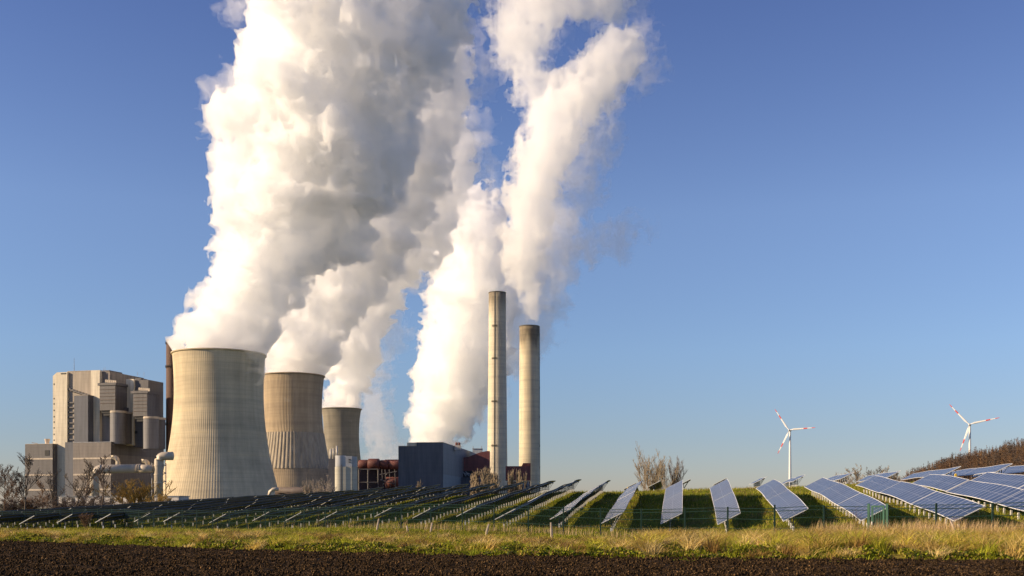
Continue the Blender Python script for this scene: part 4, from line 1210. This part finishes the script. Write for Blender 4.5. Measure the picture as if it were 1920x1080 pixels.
# ring-ended pipe and low band at the foot of tower one
RP = thing('culvert_pipe', (*P(512, 945, 700)[:2], -1.3), 'dark horizontal pipe with a pale ring mouth at the foot of the first cooling tower', 'pipe')
b = MB(); duct(b, [(506, 950), (504, 931), (506, 922), (512, 917.5), (522, 917)], 700, 3.4); b.build('ring_elbow', SIL, RP, True)
b = MB(); duct(b, [(517, 921), (628, 921)], 705, 7.5); b.build('pipe', plain('rusty_pipe', (0.10, 0.075, 0.065), .7), RP, True)

# twin silo
sf = Frame(645, 640, -4)
c0_ = sf.pt(645, 0)
si = thing('twin_silo', (c0_[0], c0_[1], -1.3), 'pale concrete twin silo standing before the farthest cooling tower', 'silo')
SILO = concrete('silo_concrete', (0.50, 0.47, 0.38), 3.0, stripes=.5); SILC = plain('silo_cap', (0.42, 0.42, 0.42), .7)
part('silo', SILO, ('c', 627, 648, 875, None, 0), par=si, f=sf)
part('silo', SILO, (640.5, 660, 875, None, .2, 7), ('c', 652, 669, 875, None, .6), par=si, f=sf)
part('cap', SILC, ('c', 627.6, 648, 854, 874.8, 0), par=si, f=sf)
part('cap', SILC, (641, 660, 855, 874.8, .4, 6.6), ('c', 652, 669, 856, 874.8, .8), par=si, f=sf)
part('hatch', BLK, (653.5, 657.5, 861, 863, .1, .3), (653.5, 657, 865.5, 867, .1, .3), par=si, f=sf)
part('downpipe', DRK, (639.8, 640.7, 871, None, -.5, .35), par=si, f=sf)
vs = thing('vent_stack_group', (*P(620, 945, 760)[:2], -1.3), 'three pale vent stacks on a dark frame left of the twin silo', 'vent stacks')
for px, y0 in ((620, 842), (625.5, 840), (631.5, 836)):
    b = MB(); p = P(px, 862, 760); q_ = P(px, y0, 760); b.tube([p, q_], 1.9 / F * 760, 8); b.build('stack', plain('vent_steel', (.5, .46, .4), .5, .2), vs, True)
b = MB(); b.box(P(616, 860, 758) * [1, 1, 0] + [0, 0, -1.3], (7, 0, 0), (0, 5, 0), (0, 0, P(616, 860, 758)[2] + 1.3)); b.build('frame', DRK, vs)

# red flue-gas plant
RR = plain('rust_red_duct', (0.13, 0.042, 0.032), 0.65, 0, 0.25, 0.06)
RR2 = plain('red_cladding', (0.30, 0.075, 0.050), 0.65, 0, 0.15, 0.06)
rd = thing('red_flue_plant', (*P(710, 945, 1000)[:2], -1.3), 'rust red duct and filter plant left of the slate building', 'flue gas plant')
rp = Frame(710, 1000, 4)
part('body', cladding('dark_red_cladding', (0.040, 0.019, 0.021), 3, .8), (671, 752, 866, None, 6, 30), par=rd, f=rp)
part('upper_block', RR2, (722, 753, 861.5, 866, 4, 20), par=rd, f=rp)
for x0, x1, yc_, rr_, fwd in ((672, 692, 871, 9.0, 0), (690, 712, 870, 10.0, -3), (712, 728, 871, 8.4, -1), (728, 752, 872, 8.0, 0), (723, 753, 905, 10.5, -2)):
    b = MB(); a_, c_ = P(x0, yc_, 995 + fwd), P(x1, yc_, 995 + fwd); R2 = rr_ / F * 1000
    b.tube([a_, a_ + (.8, 0, 0), c_ - (.8, 0, 0), c_], [R2 * .8, R2, R2, R2 * .8], 20); b.build('duct_drum', RR, rd, True)
b = MB()
for y in (880, 904.5): b.tube([P(672, y, 985), P(710, y, 985)], .5, 4)
for px in (673, 709, 690): b.tube([P(px, 879, 985), P(px, 950, 985)], .55, 4)
for px in (716, 722, 730, 740): b.tube([P(px, 880, 984), P(px + 4, 950, 984)], .3, 4)
b.tube([P(712, 890, 984), P(744, 884, 984)], .4, 4); b.tube([P(712, 900, 984), P(742, 908, 984)], .35, 4)
b.build('pipe_rack', DRK, rd)
for (px, y) in ((689, 889), (689, 895), (715, 900), (720, 902), (719, 908), (724, 890)):
    b = MB(); p = P(px, y, 982); b.cbox(p, .6, .6, .7); b.build('lamp_box', PALE, rd)

# slate hall
sf2 = Frame(830.5, 850, 6.2)
c0_ = sf2.pt(830.5, 0)
sl = thing('slate_hall', (c0_[0], c0_[1], -1.3), 'big windowless slate blue hall left of the chimneys', 'power plant building')
ps = lambda nm, mat, *bx_: part(nm, mat, *bx_, par=sl, f=sf2)
ps('hall', SLT, (747, 781, 836.5, None, 0, 150), (781.02, 830.5, 829.6, None, 0, 166))
ps('roof_edge', STRP, (746.8, 781, 835.7, 836.4, -.2, 150.4), (781.0, 830.7, 828.9, 829.5, -.2, 166.4))
ps('roof_house', plain('cream_panel', (.55, .5, .4), .7), (763, 781, 829.6, 835.6, 2, 12))
def side_panel(nm, mat, t0_, t1_, y0, y1, off=.12):
    """panel on the receding right-hand wall; rows read at the near corner"""
    b_ = sf2.pt(830.5, 0); o = b_ + sf2.e2 * t0_; zt, zb = sf2.z(b_, y0), sf2.z(b_, y1) if y1 else -1.3
    mb = MB(); mb.box((*o, zb), np.r_[sf2.e1 * off, 0], np.r_[sf2.e2 * (t1_ - t0_), 0], (0, 0, zt - zb)); return mb.build(nm, mat, sl)
side_panel('side_cladding', cladding('grey_cladding', (0.15, 0.15, 0.16), 4, .93), 0.2, 165.8, 830.3, 889, .15)
side_panel('side_base', cladding('pale_blue_cladding', (0.17, 0.19, 0.215), 4, .93), 0.2, 165.8, 889.2, None, .2)
for px0, px1, y0, y1, mt, t_ in ((851.5, 864.5, 832, 838, 'whitewash', 60), ):
    b = MB(); q_ = P(858, 840, 905); b.cbox((q_[0], q_[1], q_[2] - 2), 5.4, 5, 4.2); b.build('vent_base', MATS['whitewash'], sl)
for px in (856, 861):
    b = MB(); b.tube([P(px, 836, 905), P(px, 829.6, 905)], 1.0, 10); b.build('vent_pipe', RR, sl, True)
# red conveyor bridge house behind
rb = Frame(912, 930, 5)
c0_ = rb.pt(912, 0)
rh = thing('red_block', (c0_[0], c0_[1], -1.3), 'dark red block with a sloping roof between the slate hall and the tall chimney', 'power plant building')
mb = MB(); Dr = 955
pts = [(866, 858), (878, 857), (886, 853.5), (901, 847.8), (913, 845.6), (918, 845.6), (918, 960), (866, 960)]
fr_ = [P(x, y, Dr) for x, y in pts]; bk_ = [p + (0, 18, 0) for p in fr_]
nP = len(pts); mb.add(fr_ + bk_, [list(range(nP))[::-1], [nP + i for i in range(nP)]] + [[i, (i + 1) % nP, nP + (i + 1) % nP, nP + i] for i in range(nP)])
mb.build('body', cladding('deep_red_cladding', (0.17, 0.055, 0.050), 3, .88), rh)
mb = MB(); mb.box(P(850, 882, 948), (0.0085 * 950, 0, 0), (0, 12, 0), (0, 0, 27 / F * 950)); mb.build('link', cladding('rose_cladding', (0.20, 0.085, 0.08), 3, .9), rh)
mb = MB(); mb.box(P(866, 925, 953), (10, 0, 0), (0, 2, 0), (0, 0, 42 / F * 950)); mb.build('dark_bay', BLK, rh)
mb = MB(); mb.box(P(864, 945, 940) , (24, 0, 0), (0, 8, 0), (0, 0, 50 / F * 940)); mb.build('lower_bay', SLT, rh)
for i in range(4):
    b = MB(); b.tube([P(867 + i * 3, 884 + i % 2 * 3, 938), P(874 + i * 3, 893 - i % 2 * 3, 938)], .4, 5); b.build('pipe', STEEL, rh)
ph = thing('roof_plant_room', P(895, 862, 980) , 'pale grey plant room sticking up behind the red block', 'plant room')
b = MB(); b.box(P(886, 862, 980), (18 / F * 980, 0, 0), (0, 14, 0), (0, 0, 20 / F * 980)); b.build('walls', plain('pale_grey_panel', (.42, .45, .47), .7), ph)
b = MB(); b.box(P(885.6, 841.8, 979.5), (19 / F * 980, 0, 0), (0, 15, 0), (0, 0, .5)); b.build('roof', STEEL, ph)
for px in (887, 903): 
    b = MB(); p = P(px, 841, 981); b.tube([p, p + (0, 0, 2.2)], .3, 5); b.build('mast', STEEL, ph)
r2 = thing('red_duct_house', (*P(972, 945, 1035)[:2], -1.3), 'dark red duct house with a bright red cap joining the shorter chimney', 'power plant building')
b = MB(); b.box(P(948, 901, 1030), (47 / F * 1030, 0, 0), (0, 14, 0), (0, 0, 27 / F * 1030)); b.build('body', MATS['deep_red_cladding'], r2)
b = MB(); a_ = P(978, 874, 1030); c_ = P(995, 874, 1030); V = [a_, c_, c_ + (0, 12, 0), a_ + (0, 12, 0)]; V += [V[0] + (1.5, 0, 3), V[1] + (0, 0, 3), V[2] + (0, 0, 3), V[3] + (1.5, 0, 3)]
b.add(V, [[0, 1, 5, 4], [1, 2, 6, 5], [2, 3, 7, 6], [3, 0, 4, 7], [4, 5, 6, 7]]); b.build('cap', RR2, r2)
b = MB(); b.box(P(951, 950, 1034), (43 / F * 1030, 0, 0), (0, 8, 0), (0, 0, 48 / F * 1030)); b.build('dark_bay', SLT, r2)
b = MB()
for px in (962, 972, 982, 990): b.tube([P(px, 948, 1028), P(px, 901, 1028)], .6, 5)
for y in (908, 920): b.tube([P(955, y, 1028), P(994, y, 1028)], .5, 5)
b.build('pipe_rack', STEEL, r2)

# ---------------------------------------------------------------- steam
G_ = 'steam plumes'
plume('steam_plume', 'huge cream-white steam column rising from the nearest cooling tower and filling the upper left sky', 800,
      [(409,662,80),(420,640,80),(446,600,82),(480,540,86),(505,480,92),(535,410,114),(565,330,148),(602,240,172),(650,140,176),(668,40,185),(680,-60,190),(690,-140,185)], 1.1, 0.20, 1, rough=1.3, rim=(413, 668, 82, 0.5), veil=(45, 1.02, 0.012))
plume('steam_plume', 'steam column from the middle cooling tower joining the huge one', 1010,
      [(549,710,54),(556,680,58),(575,630,66),(600,570,74),(628,510,84),(655,440,95),(700,370,100),(745,290,95),(790,200,80),(820,120,60)], 1.35, 0.17, 2, rough=1.3, rim=(549.5, 707, 54), veil=(30, 1.05, 0.012))
plume('steam_plume', 'steam column from the farthest cooling tower, right edge of the merged cloud', 1250,
      [(640,772,34),(638,740,38),(645,690,46),(658,640,56),(672,580,68),(695,520,72),(735,460,78),(775,400,76),(810,330,66),(840,260,50)], 1.8, 0.15, 3, rough=1.4, rim=(640, 769, 34), veil=(30, 1.1, 0.010))
plume('steam_plume', 'thin grey wisp of steam between the farthest cooling tower and the slate hall', 1500,
      [(725,880,24),(716,840,30),(705,790,28),(700,750,26),(722,700,24),(735,665,14)], 2.2, 0.022, 4, rough=1.5)
plume('steam_plume', 'broad cream steam cloud rising behind the slate hall and chimneys', 1400,
      [(815,845,44),(822,800,52),(845,740,66),(868,680,76),(884,610,80),(880,540,78),(882,470,70),(893,410,50),(905,370,28)], 2.0, 0.13, 5, rough=1.6, veil=(20, 1.15, 0.008))
plume('steam_plume', 'faint veil of steam behind the shorter chimney', 1450,
      [(965,660,50),(990,590,62),(1010,520,64),(1035,450,55),(1060,410,36)], 2.4, 0.016, 6, rough=1.6)
plume('chimney_smoke', 'grey-white smoke trail climbing from the shorter chimney to the top of the view', 1185,
      [(992.5,606,6),(990,585,10),(986,555,18),(982,520,24),(980,480,33),(984,430,40),(992,380,43),(1003,330,45),(1018,285,47),(1040,240,49),(1062,205,52),(1092,175,54),(1122,142,54),(1150,108,44),(1166,80,30)], 1.3, 0.08, 7, rough=1.35, rim=(992.5, 613, 12, 0.32), veil=(35, 1.2, 0.010))
plume('chimney_smoke', 'upper left branch of the chimney smoke reaching the top edge of the view', 1195,
      [(1020,200,30),(998,145,40),(978,95,45),(965,50,48),(985,10,55),(1020,-30,60),(1090,-40,60),(1150,-5,45)], 1.6, 0.05, 8, rough=1.9, veil=(25, 1.2, 0.008))
for i, (sp_, dn, lab) in enumerate((
    ([(1085,470,26),(1130,450,30),(1175,455,30),(1200,430,22)], .016, 'faint smoke puff drifting right of the chimney smoke, lowest of the loose wisps'),
    ([(1080,330,36),(1110,300,34),(1130,260,30)], .014, 'loose smoke wisp hugging the right side of the chimney smoke'),
    ([(1075,400,22),(1095,385,26),(1110,350,20)], .014, 'small loose puff beside the middle of the chimney smoke'),
    ([(860,270,34),(850,320,40),(850,370,36)], .012, 'thin torn veil right of the huge steam column'),
    ([(405,215,22),(430,190,30),(455,180,30)], .03, 'ragged tuft sticking out left of the huge steam column'),
    ([(455,5,22),(440,-10,26),(480,-10,30)], .02, 'ragged tuft at the top edge left of the huge steam column'))):
    plume('smoke_wisp', lab, 1200 if i < 4 else 790, sp_, 1.6 if i < 4 else 1.2, dn, 20 + i, rough=2.0)
